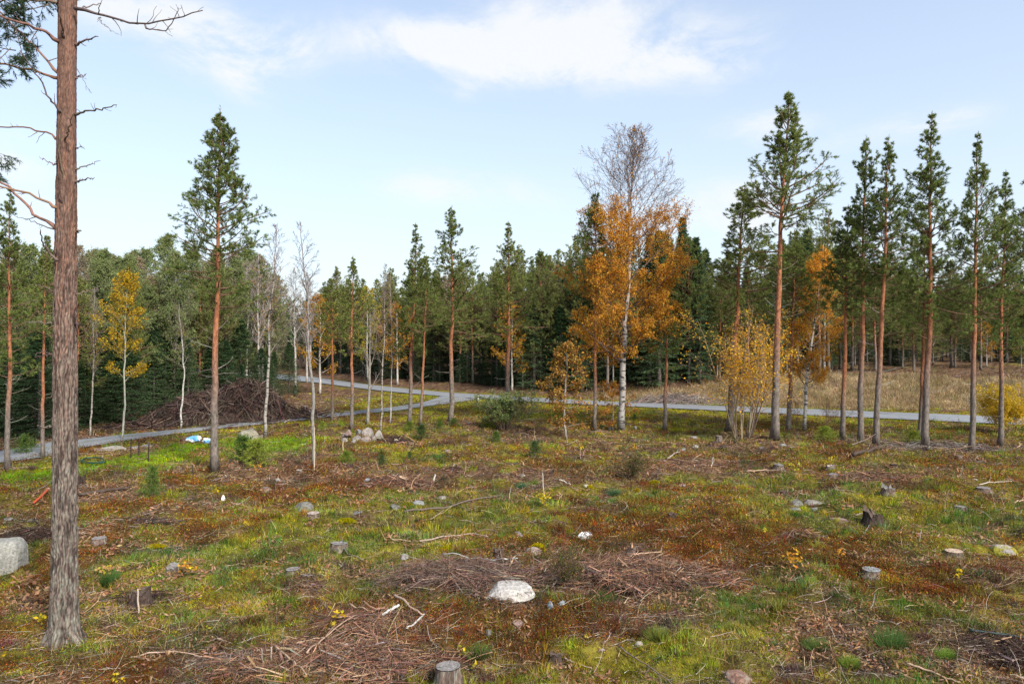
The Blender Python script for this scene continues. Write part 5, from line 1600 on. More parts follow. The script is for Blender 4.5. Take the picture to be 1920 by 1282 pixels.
def heap(name, cx, cy, rx, ry, h, n, L, r, cols, label, cat, rng, ang=None, core=True, power=1.6, prof=None, rot=0, flat=.35):
    """a pile of branches: sticks lying over a low mound"""
    z0 = 0
    def hz(lx, ly):
        q = (lx / rx) ** 2 + (ly / ry) ** 2
        b = np.clip(1 - q, 0, 1) ** (1 / power)
        if prof is not None:
            b = b * np.interp(lx / rx, prof[0], prof[1])
        return h * b * (.8 + .4 * fbm(lx / rx * 3, ly / ry * 2, 777, 3))
    lx = rng.normal(size=n) * .52 * rx; ly = rng.normal(size=n) * .52 * ry
    lx = np.where(np.abs(lx) > 1.5 * rx, lx * .5, lx); kk = fbm(lx / .5, ly / .5, 640 + n, 3); ly = ly * (1 + (kk - .5) * 1.2)
    a = (rng.random(n) * math.pi * 2) if ang is None else ang + rng.normal(size=n) * .7
    big = rng.random(n) < .035
    Ls = L[0] + (L[1] - L[0]) * rng.random(n) ** 2
    depth = rng.random(n) ** 2 * .45
    zc = hz(lx, ly) * (1 - depth) + .03
    # slope follows the mound
    e = .05 * rx + .02
    dx = (hz(lx + e, ly) - hz(lx - e, ly)) / (2 * e); dy = (hz(lx, ly + e) - hz(lx, ly - e)) / (2 * e)
    d = np.stack([np.cos(a), np.sin(a), np.clip(np.cos(a) * dx + np.sin(a) * dy, -.9, .9) + rng.normal(size=n) * flat * .4], 1)
    d = unit(d)
    st = np.stack([lx, ly, zc], 1) - d * Ls[:, None] * .5
    cr, sr = math.cos(rot), math.sin(rot)
    Rm = np.array([[cr, sr, 0], [-sr, cr, 0], [0, 0, 1]])
    st = st @ Rm; d = d @ Rm
    gz = height(st[:, 0] + cx, st[:, 1] + cy); g0 = float(height(cx, cy))
    st[:, 2] = np.maximum(st[:, 2], gz - g0 + .02)
    Pn, Rn, _ = strands(st, d, Ls, (r[0] + (r[1] - r[0]) * rng.random(n) ** 3) * np.where(big, 2.2, 1), np.full(n, -.02), rng, 5, .11, .45)
    mb = MB()
    Cc = pick(cols, n, rng, None, .3)
    if h < 1: Cc[big] = pick([(.30, .19, .12), (.24, .20, .165), (.36, .23, .14)], int(big.sum()), rng)
    mb.add(*tubes(Pn, Rn, 4, Cc))
    m2 = n // 2
    S2, R2, _ = grow(Pn[:m2], Rn[:m2], Ls[:m2], 3, .3, 1, rad(45), .35, 0, rng, 4, .2)
    mb.add(*tubes(S2, np.minimum(R2, r[0] * .7), 3, np.repeat(Cc[:m2], 3, 0), cap=False))
    parts = [('branches', mb.mesh('branches', M_WOOD))]
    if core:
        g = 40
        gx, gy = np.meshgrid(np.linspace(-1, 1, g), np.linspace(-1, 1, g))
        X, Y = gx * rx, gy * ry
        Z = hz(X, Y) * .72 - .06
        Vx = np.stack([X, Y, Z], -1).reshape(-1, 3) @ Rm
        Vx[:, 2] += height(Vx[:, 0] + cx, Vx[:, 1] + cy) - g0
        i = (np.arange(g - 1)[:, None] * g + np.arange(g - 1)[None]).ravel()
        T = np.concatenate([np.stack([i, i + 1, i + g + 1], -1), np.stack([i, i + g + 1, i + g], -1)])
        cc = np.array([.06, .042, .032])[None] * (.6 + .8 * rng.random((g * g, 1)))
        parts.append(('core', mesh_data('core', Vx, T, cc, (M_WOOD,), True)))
    return place(name, parts, (cx, cy, g0), label, cat)


rngh = np.random.default_rng(12)
BROWN = [(.045, .029, .024), (.065, .042, .034), (.032, .022, .019), (.12, .085, .068), (.055, .031, .025)]
DRYB = [(.155, .080, .052), (.215, .12, .075), (.085, .047, .034), (.32, .185, .11), (.13, .10, .08), (.17, .078, .046), (.05, .032, .025)]
GREYB = [(.20, .165, .145), (.15, .12, .105), (.26, .22, .19), (.12, .09, .075)]


def heap_px(u0, u1, v, hpx, n, L, r, cols, label, depth=.5, prof=None, ang=None, power=1.6, name='brush_pile', flat=.35, core=True):
    a, b = G(u0, v), G(u1, v)
    c = (a + b) / 2
    rx = (b - a).length / 2
    return heap(name, c.x, c.y + rx * depth * .5, rx, rx * depth, PX(hpx, c.y) * .42, n, L, r, cols, label, 'brush pile', rngh, ang, core, power, prof, 0, flat)


# the large heap beside the gravel drive
A_, B_ = G(243, 806), G(560, 786)
c_ = (A_ + B_) / 2
heap('brush_pile', c_.x - .3, c_.y + 1.9, (B_ - A_).length / 2 * .98, 2.4, 2.0, 6500, (.5, 2.6), (.010, .045), BROWN,
     'huge dark heap of branches beside the gravel drive under the spruces', 'brush pile', rngh, None, True, 1.9, ([-1, -.8, -.5, -.1, .35, .6, .8, 1], [.45, .62, .86, .84, 1.1, .95, .5, .15]), math.atan2(B_.y - A_.y, B_.x - A_.x), .5)
heap_px(1198, 1345, 757, 30, 1500, (.6, 2.2), (.012, .035), GREYB, 'long low stack of grey branches beyond the road right of the big birch', .35, None, 0.0, 1.5)
heap_px(520, 590, 778, 12, 250, (.5, 2.2), (.015, .04), BROWN, 'low scatter of thick branches between the big heap and the bent aspen', .5)
heap_px(735, 1000, 1110, 36, 2600, (.15, 1.1), (.003, .011), [(.145, .095, .075), (.095, .064, .05), (.20, .145, .115), (.06, .04, .032), (.17, .09, .06)], 'brown brush pile around the pale flat boulder', .55, ([-1, -.6, 0, .6, 1], [.5, 1, .9, 1, .4]), None, 1.5)
heap_px(590, 790, 1185, 20, 1500, (.15, 1.0), (.003, .012), DRYB, 'flat brush pile with peeled sticks behind the yellow seedling', .5)
heap_px(430, 800, 1268, 26, 3600, (.15, .95), (.003, .012), DRYB, 'wide tangle of reddish brown twigs along the bottom edge', .42)
heap_px(1060, 1330, 1098, 34, 3200, (.15, 1.1), (.003, .012), DRYB, 'reddish brush pile with long bare sticks right of the leafy shrub', .6)
heap_px(1830, 2010, 1228, 22, 900, (.15, .8), (.004, .014), BROWN, 'dark root and twig pile at the right edge low down', .5)
heap_px(1575, 1735, 904, 10, 700, (.3, 1.3), (.006, .018), DRYB, 'wide pale twig patch in the right middle distance', .5, core=False)
heap_px(1480, 1540, 1010, 12, 300, (.2, .9), (.006, .016), DRYB, 'small bundle of split reddish sticks right of centre', .5, core=False)
heap_px(690, 800, 915, 14, 700, (.3, 1.3), (.006, .02), DRYB, 'twig heap with pale sticks in brown bracken', .5, core=False)
heap_px(1230, 1370, 876, 8, 400, (.3, 1.4), (.006, .018), DRYB, 'low twig patch right of the dark green bilberry bush', .5, core=False)
heap_px(0, 96, 1010, 20, 800, (.15, .8), (.004, .013), BROWN, 'dark bramble heap between the left boulder and the huge trunk', .6)
heap_px(715, 765, 831, 12, 420, (.3, 1.2), (.01, .035), BROWN, 'dark root heap at the right end of the field stone pile', .6)
heap_px(210, 330, 985, 6, 260, (.2, .9), (.004, .012), BROWN, 'dark hollow of twigs right of the huge trunk', .5, core=False)
heap_px(380, 470, 1250, 10, 420, (.15, .7), (.003, .008), GREYB, 'pale grey twig tangle left of the wide bottom brush', .5, core=False)
heap_px(1600, 1900, 838, 7, 700, (.3, 1.5), (.008, .02), GREYB, 'strip of greyish branches lying at the feet of the right hand pines', .3, core=False)
heap_px(200, 330, 1130, 6, 260, (.15, .6), (.003, .01), BROWN, 'scatter of roots around the black rotten stump', .5, core=False)


def stick(pts, rpx, col, label, name='fallen_branch', cat='fallen branch', twigs=3, lift=.04, mat=None, taper=.5, r2=None, lift_end=None):
    rpx = rpx * .8
    P = [G(u, v) for u, v in pts]
    c = sum(P, Vector()) / len(P)
    Q = np.array([p[:] for p in P]) - np.array(c)
    L = np.concatenate([[0], np.cumsum(np.linalg.norm(np.diff(Q, axis=0), axis=1))])
    t = np.linspace(0, L[-1], 14)
    Q = np.stack([np.interp(t, L, Q[:, k]) for k in range(3)], 1)
    for _ in range(2): Q[1:-1] = (Q[:-2] + 2 * Q[1:-1] + Q[2:]) / 4
    gz = height(Q[:, 0] + c.x, Q[:, 1] + c.y) - c.z
    rr = PX(rpx, c.y) / 2
    Q[:, 2] = gz.max() * .4 + gz * .6 + rr * .7 + lift
    if lift_end: Q[:, 2] += np.linspace(0, 1, 14) ** 1.5 * PX(lift_end, c.y)
    Q[1:-1] += rngh.normal(size=(12, 3)) * .006
    R = np.linspace(1, taper, 14) * rr
    mb = MB(); mb.add(*tubes(Q[None], R[None], 8, col))
    if twigs:
        tw, tr, _ = grow(Q[None], R[None], np.array([L[-1]]), twigs, .3, 1, rad(40), .25, .02, rngh, 5, .15)
        mb.add(*tubes(tw, np.maximum(tr, .004), 5, np.array(col) * .9))
    single(name, mb.mesh(name, mat or M_WOOD, True), c, label, cat)


BR, TAN, GR, DK, WH = (.20, .13, .09), (.40, .27, .18), (.24, .21, .18), (.075, .055, .045), (.45, .43, .39)
stick([(148, 931), (195, 925), (243, 918)], 8, DK, 'dark fallen log right of the huge foreground trunk', 'fallen_log', 'fallen log', 0, taper=.7)
stick([(757, 964), (800, 960), (860, 950), (940, 934)], 5, (.13, .10, .085), 'long dark pole lying in the grass left of centre', 'fallen_pole', 'fallen pole', 0)
stick([(820, 942), (850, 950), (880, 962)], 3, (.15, .11, .09), 'short stick crossing the long dark pole')
stick([(787, 1018), (830, 1010), (880, 1004), (915, 1010)], 4.5, (.30, .23, .18), 'bowed pale branch lying above the middle brush pile')
stick([(735, 1015), (770, 1018)], 3.5, TAN, 'short pale stick left of the bowed branch')
stick([(1145, 1072), (1195, 1052), (1240, 1050)], 5, TAN, 'long peeled stick across the top of the right brush pile', twigs=2, lift=.16)
stick([(1130, 1100), (1175, 1082), (1215, 1062)], 4, TAN, 'second peeled stick of the right brush pile, forked', twigs=3, lift=.14)
stick([(1230, 1068), (1262, 1088), (1300, 1118)], 4, (.12, .09, .075), 'dark stick sloping down at the right of the right brush pile', twigs=3, lift=.1)
stick([(740, 1132), (765, 1150), (792, 1172)], 7, (.36, .26, .2), 'thick broken peeled branch in the flat brush pile', twigs=2, lift=.12)
stick([(655, 1146), (690, 1158), (712, 1168)], 4, TAN, 'peeled stick slanting above the yellow seedling', twigs=0, lift=.1)
stick([(630, 1168), (680, 1166), (720, 1167)], 5, (.32, .2, .15), 'straight reddish stick below the yellow seedling', twigs=0, lift=.1)
stick([(716, 1168), (735, 1156), (748, 1146)], 7, WH, 'short white birch log in the flat brush pile', 'birch_log', 'birch log', 0, .1, M_BIRCH, .9)
stick([(762, 1188), (782, 1176), (798, 1160)], 5, WH, 'thin white birch stick right of the thick broken branch', 'birch_log', 'birch log', 0, .08, M_BIRCH, .8)
stick([(905, 1072), (935, 1068), (970, 1064)], 5, (.5, .49, .45), 'lichen covered birch branch leaning over the middle brush pile', 'birch_log', 'birch log', 3, .18, M_BIRCH)
stick([(830, 1058), (870, 1060), (915, 1062)], 3.5, (.38, .37, .33), 'thin lichened branch along the back of the middle brush pile', lift=.16)
stick([(945, 1092), (958, 1070), (966, 1056)], 6, (.42, .28, .17), 'short orange brown stick propped behind the pale boulder', twigs=0, lift=.12)
stick([(575, 1245), (600, 1225), (640, 1190), (668, 1172)], 4.5, (.33, .22, .16), 'long bare stick leaning up over the wide bottom tangle', lift=.15)
stick([(515, 1232), (545, 1258), (575, 1282)], 5, TAN, 'pale stick slanting down at the bottom edge tangle', lift=.12)
stick([(556, 1222), (580, 1216), (608, 1210)], 4, TAN, 'short pale stick at the top of the wide bottom tangle', lift=.12)
stick([(600, 1226), (640, 1222), (690, 1228)], 3.5, TAN, 'thin pale stick lying level in the wide bottom tangle', lift=.12)
stick([(245, 1238), (290, 1228), (330, 1226), (382, 1240)], 4, (.38, .27, .2), 'curved pale branch lying in the lower left foreground')
stick([(1490, 1130), (1520, 1136), (1570, 1142)], 2.5, DK, 'thin dark branch with forks in the right foreground')
stick([(1700, 1250), (1745, 1266), (1800, 1290)], 6, (.36, .25, .17), 'pale branch running off the bottom edge at the right')
stick([(1620, 965), (1605, 968)], 3, GR, 'short grey stick left of the rotten root')
stick([(1600, 858), (1630, 852), (1658, 846)], 9, (.07, .05, .042), 'dark mossy fallen log in front of the two neighbouring pines', 'fallen_log', 'fallen log', 3)
stick([(1835, 912), (1865, 908), (1897, 905)], 3, (.4, .33, .27), 'thin pale pole behind the upper right stump')
stick([(1900, 946), (1920, 941), (1945, 937)], 3.5, TAN, 'pale pole reaching in from the right edge')
stick([(1400, 888), (1440, 884), (1475, 886)], 3, TAN, 'thin pale stick near the small splayed stump')
stick([(1252, 864), (1262, 856), (1275, 852)], 4, (.33, .27, .24), 'curved pale root beside a white stone', lift=.08)
stick([(1048, 902), (1058, 906), (1070, 912)], 3.5, (.5, .42, .35), 'short pale broken stick near the stub with prongs', twigs=0)
stick([(735, 898), (760, 903), (788, 912)], 4, (.48, .36, .27), 'forked pale stick lying in brown bracken', lift=.12)
stick([(1058, 1240), (1085, 1250), (1110, 1258)], 4, (.36, .27, .2), 'stick right of the black round root stump', twigs=1)
stick([(1160, 1218), (1200, 1245), (1260, 1290)], 4, (.17, .13, .11), 'dark twiggy branch in the lower right of the middle foreground', twigs=6)
stick([(640, 1015), (650, 1045), (682, 1055)], 3.5, (.2, .17, .15), 'bent grey stick right of the chipped stump', twigs=1)
stick([(1150, 1065), (1085, 1120)], 0.1, DK, 'x') if False else None

# upright thin stems and rods
def rod(u, v, tv, tu, rpx, col, label, name='iron_rod', cat='iron rod', group=None, mat=None, headed=False):
    p = G(u, v)
    h = (v - tv) / F * p.y
    dx = (tu - u) / F * p.y
    r = PX(rpx, p.y) / 2
    z = np.linspace(0, 1, 9)
    P = np.stack([dx * z + .006 * np.sin(z * 9), 0 * z, h * z], 1); P[0, 2] = -.15
    mb = MB(); mb.add(*tubes(P[None], np.full((1, 9), r) * np.linspace(1, .85, 9)[None], 7, col))
    parts = [('shaft', mb.mesh('shaft', mat or M_METAL))]
    if headed:
        m2 = MB(); m2.add(*tubes((P[-1] + np.array([[0, 0, -.01], [0, 0, .05], [0, 0, .07]]))[None], np.array([[r * 2, r * 2, r * .8]]), 8, (.09, .06, .05)))
        parts.append(('cap', m2.mesh('cap', M_METAL)))
    place(name, parts, p, label, cat, group)


rod(245, 858, 822, 246, 2.4, (.035, .025, .022), 'left one of the three dark rods stuck in the grass by the drive', group='dark rods by the drive')
rod(260, 854, 827, 261, 2.6, (.035, .025, .022), 'middle and shortest of the three dark rods by the drive', group='dark rods by the drive')
rod(278, 865, 832, 279, 2.4, (.04, .028, .022), 'right one of the three dark rods, with a brown cap', group='dark rods by the drive', headed=True)
rod(362, 902, 872, 361, 1.6, (.05, .035, .03), 'single thin dark rod in the red scrub left of the tall lone pine', group='dark rods by the drive')
rod(589, 882, 800, 589, 2.2, (.45, .38, .28), 'thin pale wooden stake right against the bent grey aspen', 'wooden_stake', 'stake', mat=M_WOOD)
rod(643, 845, 826, 643, 1.8, (.5, .4, .22), 'thin yellowish stake in front of the field stone pile', 'wooden_stake', 'stake', mat=M_WOOD)
rod(1020, 932, 886, 1017, 2.2, (.40, .34, .28), 'thin pale dead stem rising above the yellow sprig', 'dead_stem', 'dead stem', mat=M_WOOD)
rod(260, 1148, 1104, 258, 3.2, (.42, .34, .28), 'pale stick standing in the black rotten stump', 'dead_stem', 'dead stem', mat=M_WOOD)
rod(510, 1250, 1212, 508, 3.4, (.36, .27, .2), 'upright bare stick at the left of the wide bottom tangle', 'dead_stem', 'dead stem', mat=M_WOOD)
rod(494, 1250, 1215, 490, 2.2, (.26, .23, .21), 'thin grey stem left of the upright bare stick', 'dead_stem', 'dead stem', mat=M_WOOD)
rod(1724, 1015, 992, 1727, 2.0, (.34, .3, .26), 'thin grey stem right of the rotten root stump', 'dead_stem', 'dead stem', mat=M_WOOD)
rod(812, 905, 889, 816, 3.2, (.55, .5, .44), 'pale crooked stub left one of the two near the middle', 'dead_stem', 'dead stem', mat=M_WOOD)


# roadside marker post by the junction
def marker_post():
    p = G(897, 752)
    w = PX(6, p.y); h = PX(14, p.y)
    def box(x0, x1, y0, y1, z0, z1, bev=.01):
        bm = bmesh.new()
        bmesh.ops.create_cube(bm, size=1)
        for vv in bm.verts:
            vv.co = Vector(((x0 + x1) / 2 + vv.co.x * (x1 - x0), (y0 + y1) / 2 + vv.co.y * (y1 - y0), (z0 + z1) / 2 + vv.co.z * (z1 - z0)))
        bmesh.ops.bevel(bm, geom=bm.edges[:], offset=bev, segments=1, affect='EDGES')
        bmesh.ops.triangulate(bm, faces=bm.faces[:])
        V = np.array([q.co[:] for q in bm.verts]); T = np.array([[q.index for q in f.verts] for f in bm.faces]); bm.free()
        return V, T
    a = MB(); a.add(*box(-w * .22, w * .22, -.04, .04, -.2, h * .72), (.62, .61, .57))
    b = MB(); b.add(*box(-w * .45, w * .35, -.09, .09, h * .55, h), (.10, .07, .05))
    c = MB(); c.add(*box(-w * .22, w * .12, -.097, -.085, h * .66, h * .86, .002), (.7, .7, .68))
    place('marker_post', [('post', a.mesh('post', M_PAINT)), ('box', b.mesh('box', M_PAINT)), ('reflector', c.mesh('reflector', M_PAINT))], p, 'small white roadside post with a dark box at the drive junction', 'roadside post')


marker_post()


def cloth_lump(u, v, wpx, hpx, cols, label, name, cat, seed):
    """crumpled sheet or sack"""
    p = G(u, v)
    w, h = PX(wpx, p.y), PX(hpx, p.y)
    V, T = ICO5
    V = V.copy()
    V = V * (1 + .30 * n3(V, 1.5, seed)[:, None])
    cr = np.abs(n3(V, 3.2, seed + 3)) + .5 * np.abs(n3(V, 7, seed + 5))
    V = V * (1 - .35 * cr[:, None])
    V[:, 2] = np.maximum(V[:, 2], -.25)
    V = V * np.array([w / 1.8, w / 2.6, h / 1.2])
    k = sstep(-.05, .05, n3(V, 2.2 / w, seed + 8))[:, None]
    C = np.array(cols[0]) * (1 - k) + np.array(cols[1]) * k
    me = mesh_data(name, V, T, C, (M_PLASTIC,), False)
    single(name, me, (p.x, p.y + w * .2, p.z + h * .15), label, cat, None, seed)


cloth_lump(362, 828, 28, 11, [(.75, .76, .78), (.15, .42, .72)], 'crumpled white and blue sack on the lawn, left one', 'plastic_sack', 'sack', 1)
cloth_lump(386, 830, 24, 10, [(.20, .48, .75), (.72, .75, .78)], 'crumpled light blue and white sack on the lawn, right one', 'plastic_sack', 'sack', 2)
cloth_lump(344, 829, 16, 9, [(.10, .06, .04), (.15, .09, .06)], 'brown clod of earth left of the crumpled sacks', 'soil_clod', 'soil clod', 3)
cloth_lump(1098, 1008, 42, 9, [(.80, .80, .80), (.72, .73, .76)], 'white crumpled rag lying in the red scrub', 'white_rag', 'rag', 4)
cloth_lump(418, 938, 9, 10, [(.75, .74, .7), (.62, .6, .55)], 'small white plastic tub in the red scrub below the lone pine', 'plastic_tub', 'tub', 5)
cloth_lump(1032, 1140, 10, 14, [(.16, .19, .23), (.24, .27, .30)], 'bluish scrap of plastic right below the pale boulder', 'plastic_scrap', 'plastic scrap', 6)
cloth_lump(1054, 1134, 14, 8, [(.2, .22, .24), (.3, .3, .3)], 'second greyish plastic scrap, right of the bluish one', 'plastic_scrap', 'plastic scrap', 7)
cloth_lump(788, 1164, 8, 7, [(.75, .76, .8), (.7, .7, .75)], 'tiny white scrap beside the thick broken branch', 'plastic_scrap', 'plastic scrap', 8)


def pipe(pts, rpx, col, label, name, cat, lift=.05, hollow=False, z_add=None, mat=None):
    P = np.array([G(u, v)[:] for u, v in pts])
    c = P.mean(0)
    Q = P - c
    n = 26 if len(pts) > 3 else 10
    s = np.concatenate([[0], np.cumsum(np.linalg.norm(np.diff(Q, axis=0), axis=1))])
    t = np.linspace(0, s[-1], n)
    Q = np.stack([np.interp(t, s, Q[:, k]) for k in range(3)], 1)
    for _ in range(3): Q[1:-1] = (Q[:-2] + 2 * Q[1:-1] + Q[2:]) / 4
    Q[:, 2] += lift
    if z_add is not None: Q[:, 2] += np.linspace(z_add[0], z_add[1], n)
    r = PX(rpx, c[1]) / 2
    mb = MB(); mb.add(*tubes(Q[None], np.full((1, n), r), 12, col))
    parts = [('tube', mb.mesh('tube', mat or M_PLASTIC, True))]
    if hollow:
        ax = unit(Q[-1] - Q[-2])
        e = np.stack([Q[-1] - ax * .02, Q[-1] + ax * .03, Q[-1] + ax * .031])
        m2 = MB(); m2.add(*tubes(e[None], np.array([[r * 1.22, r * 1.22, r * 1.0]]), 12, (.45, .33, .27)))
        parts.append(('collar', m2.mesh('collar', M_PLASTIC)))
    place(name, parts, c, label, cat)


pipe([(62, 946), (76, 937), (90, 927)], 4.5, (.42, .075, .03), 'orange red plastic pipe sticking up left of the huge trunk', 'plastic_pipe', 'pipe', .05, True, (0, .12))
pipe([(1818, 1186), (1850, 1190), (1885, 1195), (1925, 1201), (1990, 1206)], 4.5, (.02, .035, .035), 'black hose running in from the right edge low down', 'garden_hose', 'hose')
pipe([(1255, 1262 - 30), (1262, 1230), (1272, 1224)], 3, (.03, .05, .05), 'short dark hose piece in grass', 'hose_piece', 'hose') if False else None
ring = [(174 + 24 * math.cos(a) * (1 - .02 * a), 868 + 6 * math.sin(a) * (1 - .02 * a)) for a in np.linspace(0, 12.6, 40)]


def coil():
    P = np.array([G(u, v)[:] for u, v in ring]); c = P.mean(0)
    Q = P - c; Q[:, 2] += .10 + np.linspace(0, .06, len(Q))
    mb = MB(); mb.add(*tubes(Q[None], np.full((1, len(Q)), .022), 8, (.02, .06, .05)))
    single('hose_coil', mb.mesh('hose_coil', M_PLASTIC, True), c, 'dark green hose coiled on the bright lawn right of the huge trunk', 'hose')


coil()
pipe([(286, 811), (297, 812.5), (309, 815)], 3, (.5, .38, .08), 'yellow brown plank lying at the edge of the gravel drive', 'plank', 'plank', .05, mat=M_WOOD)
pipe([(533, 795), (538, 792), (544, 789)], 2.5, (.3, .24, .2), 'short grey plank by the drive left of the bent aspen', 'plank', 'plank', .1, mat=M_WOOD)
pipe([(1168, 1012 - 0), (1180, 1006)], 2, BR, 'x', 'x', 'x') if False else None


# seedlings with yellow leaves, moss cushions and grass tufts ------------------------------------
def sprig(k, u, v, hpx, wpx, cols, label, nleaf=26, leafpx=7, name='leafy_seedling', cat='seedling'):
    rng = np.random.default_rng(7000 + k)
    p = G(u, v)
    h, w, lf = PX(hpx, p.y), PX(wpx, p.y) / 2, PX(leafpx, p.y)
    n = 4
    az = rng.random(n) * 7
    d = np.stack([np.cos(az) * .55 * w / h, np.sin(az) * .55 * w / h, np.ones(n)], 1)
    S, R, L = strands(np.zeros((n, 3)), d, np.full(n, h * .95), np.full(n, .004), np.zeros(n), rng, 6, .12)
    mb = MB(); mb.add(*tubes(S, R, 4, (.2, .13, .08)))
    bi = rng.integers(0, n, nleaf); t = (.25 + .75 * rng.random(nleaf) ** .7) * 5
    i = np.minimum(t.astype(int), 4); fr = (t - i)[:, None]
    pos = S[bi, i] * (1 - fr) + S[bi, i + 1] * fr + rng.normal(size=(nleaf, 3)) * w * .28
    pos[:, 2] = np.abs(pos[:, 2]) + .02
    dr = unit(rng.normal(size=(nleaf, 3)) * [1, 1, .5])
    fm = MB(); fm.add(*leaves(pos, dr, lf * (.6 + .6 * rng.random(nleaf)), lf * .6, pick(cols, nleaf, rng), rng))
    place(name, [('stems', mb.mesh('stems', M_WOOD)), ('leaves', fm.mesh('leaves', M_LEAF))], p, label, cat, 'yellow leaved seedlings')


YL = [(.70, .50, .02), (.62, .42, .02), (.5, .4, .04)]
OL = [(.60, .30, .03), (.52, .24, .03), (.66, .4, .04)]
SPR = [(352, 1078, 26, 34, OL, 'orange leaved seedling right of the split weathered stump', 40, 8), (634, 1172, 26, 50, YL, 'bright yellow seedling at the left end of the flat brush pile', 22, 12), (1020, 948, 24, 30, YL, 'yellow seedling with green base at the foot of the dead stem', 46, 6),
       (1484, 1062, 24, 44, OL, 'golden seedling in red scrub left of the pale grey stump, larger one', 40, 9), (1575, 1048, 14, 28, OL, 'small golden seedling right of the larger golden one', 26, 7), (1795, 1082, 12, 22, YL, 'yellow seedling below the ridged tan topped stump', 16, 8), (868, 1240, 26, 12, YL, 'upright yellow leaves left above the bottom stump', 9, 10),
       (887, 1258, 14, 14, YL, 'pair of yellow leaves right of the bottom stump', 7, 9), (1493, 888, 22, 24, [(.45, .45, .05), (.6, .5, .03)], 'tall yellow green sprig right of the small splayed stump', 40, 5), (1091, 845, 10, 12, YL, 'tiny yellow sprig below the big birch', 12, 5),
       (1560, 870, 12, 10, YL, 'yellow sprig on the pale splintered stump', 12, 5), (485, 872 + 18, 20, 26, OL, 'orange sprig beneath the bright young spruce', 34, 5), (405, 925, 10, 26, YL, 'yellow sprig above the small white tub', 18, 5), (1012, 1026, 6, 6, YL, 'single yellow leaf in scrub', 3, 6),
       (1355, 1098, 8, 8, YL, 'yellow leaf below the golden seedlings', 5, 6), (1434, 1000, 14, 10, YL, 'yellow leaf sprig above the larger golden seedling', 8, 6), (78, 1172, 18, 30, YL, 'yellow sprig at the left of the huge trunk foot', 20, 9), (4, 1240, 14, 14, YL, 'yellow leaves at the left edge near the bottom', 8, 9),
       (218, 1284, 16, 22, YL, 'yellow leaves at the bottom edge lower left', 12, 10), (1100, 1200, 8, 8, YL, 'yellow leaf in the lower middle grass', 4, 6), (390, 1186, 10, 14, [(.5, .45, .03)], 'yellow green leaves in the grass left of the yellow seedling', 9, 8), (40, 1045 + 60, 22, 50, [(.45, .25, .13), (.35, .18, .09)], 'withered tan fern left of the huge trunk', 46, 12),
       (80, 1130, 24, 40, [(.48, .28, .15), (.38, .2, .1)], 'withered pinkish fern leaves against the huge trunk', 46, 12), (195, 1078, 16, 40, [(.5, .27, .12), (.5, .4, .05)], 'withered fern right of the huge trunk', 30, 10), (216, 1040, 16, 30, [(.42, .24, .13)], 'withered brown fern below the grey brown stump', 30, 9)]
for k, (u, v, hp, wp, c, lab, nl_, lp_) in enumerate(SPR):
    fern = 'fern' in lab
    sprig(k, u, v, hp, wp, c, lab, nl_, lp_, 'withered_fern' if fern else 'leafy_seedling', 'fern' if fern else 'seedling')


def tuft(k, u, v, hpx, wpx, col, label, n=420, name='grass_tuft', cat='grass tuft'):
    rng = np.random.default_rng(8000 + k)
    p = G(u, v)
    h, w = PX(hpx, p.y) * 1.15, PX(wpx, p.y) / 2
    col = np.array(col) * .8 + .025
    a = rng.random(n) * 7; q = rng.random(n) ** .6
    pos = np.stack([np.cos(a) * q * w * .55, np.sin(a) * q * w * .55, np.zeros(n) - .01], 1)
    d = np.stack([np.cos(a) * q * w / h * .9, np.sin(a) * q * w / h * .9, np.ones(n)], 1) + rng.normal(size=(n, 3)) * .15
    S, R, L = strands(pos, d, h * (.6 + .6 * rng.random(n)), np.full(n, .0030), np.full(n, -.04), rng, 4, .05, .2)
    mb = MB(); mb.add(*tubes(S, R, 3, jit(col, n, rng, .25, .08), cap=False))
    single(name, mb.mesh(name, M_GRASS), p, label, cat, 'thick grass tufts')


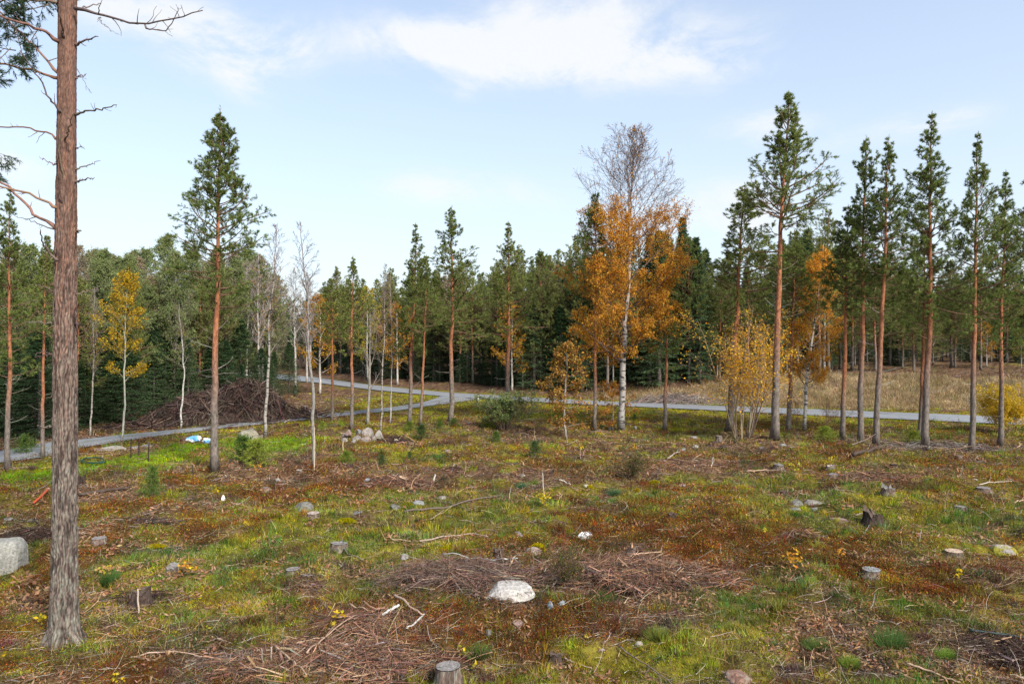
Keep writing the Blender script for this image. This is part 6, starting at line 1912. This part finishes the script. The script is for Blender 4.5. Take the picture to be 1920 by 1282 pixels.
TUFTS = [(1670, 1215, 34, 70, (.07, .17, .025), 'thick dark green grass tuft in the right foreground'), (1592, 1250, 18, 40, (.22, .32, .03), 'low yellow green grass tuft left of the pale branch'), (1770, 1235, 18, 40, (.2, .32, .03), 'bright green grass tuft right of the thick dark tuft'),
         (205, 1096, 24, 36, (.08, .18, .03), 'green grass tuft right of the huge trunk, above the black stump'), (1130, 1130, 22, 60, (.13, .2, .03), 'green grass clump right of the plastic scraps'), (1150, 928, 12, 30, (.1, .2, .08), 'bluish green grass tuft in the middle distance'),
         (978, 915, 10, 26, (.08, .22, .09), 'bluish green tuft beside the brown bracken'), (1530, 1215, 18, 60, (.12, .2, .03), 'wide grass tuft right of the yellowish moss'), (1230, 1195, 18, 50, (.22, .26, .04), 'pale green grass tuft near the small whitish stone'), (895, 1230, 20, 60, (.14, .22, .03), 'green grass tuft behind the bottom stump')]
for k, t in enumerate(TUFTS):
    tuft(k, *t)


def cushion(k, u, v, wpx, hpx, col, label):
    rng = np.random.default_rng(9000 + k)
    p = G(u, v)
    w, h = PX(wpx, p.y) / 2, PX(hpx, p.y)
    n = 1800
    a = rng.random(n) * 7; q = np.abs(rng.normal(size=n)) * .5; q = np.minimum(q, .98) * (.75 + .5 * vnoise(np.cos(a) * 2 + 5, np.sin(a) * 2 + 5, k + 60)); q = np.minimum(q, .99)
    pos = np.stack([np.cos(a) * q * w, np.sin(a) * q * w * .8, h * np.sqrt(1 - q ** 2) * (.7 + .3 * vnoise(np.cos(a) * q * 3, np.sin(a) * q * 3, k))], 1)
    d = unit(pos / [w, w, h] + rng.normal(size=(n, 3)) * .4)
    mb = MB(); mb.add(*spikes(pos - d * .03, d, .05 * (p.y / 16) ** .5, .022, jit(col, n, rng, .18, .06), rng))
    single('moss_cushion', mb.mesh('moss_cushion', M_GRASS), (p.x, p.y + w * .6, p.z - .02), label, 'moss', 'moss cushions')


for k, c in enumerate([(1008, 1036, 34, 18, (.42, .34, .02), 'bright yellow moss cushion above the middle brush pile'), (838, 1036, 30, 12, (.40, .32, .02), 'yellow moss cushion left of the dark broken stump'), (1106, 916, 14, 7, (.5, .4, .02), 'yellow moss on the side of a white stone'), (1229, 908, 22, 8, (.38, .34, .02), 'yellow green moss mound right of the white mossy stone'),
                       (1196, 922, 14, 7, (.48, .34, .02), 'small yellow moss mound left of the low white stone'), (762, 952, 30, 9, (.26, .25, .03), 'green yellow moss mound between two grey stones'), (645, 985, 46, 12, (.36, .31, .02), 'wide golden moss mound below the flat sawn stump'), (285, 1030, 46, 8, (.40, .31, .02), 'long golden moss patch right of the grey brown stump'),
                       (1612, 966, 26, 8, (.42, .36, .02), 'yellow moss left of the rotten root stump')]):
    cushion(k, *c)
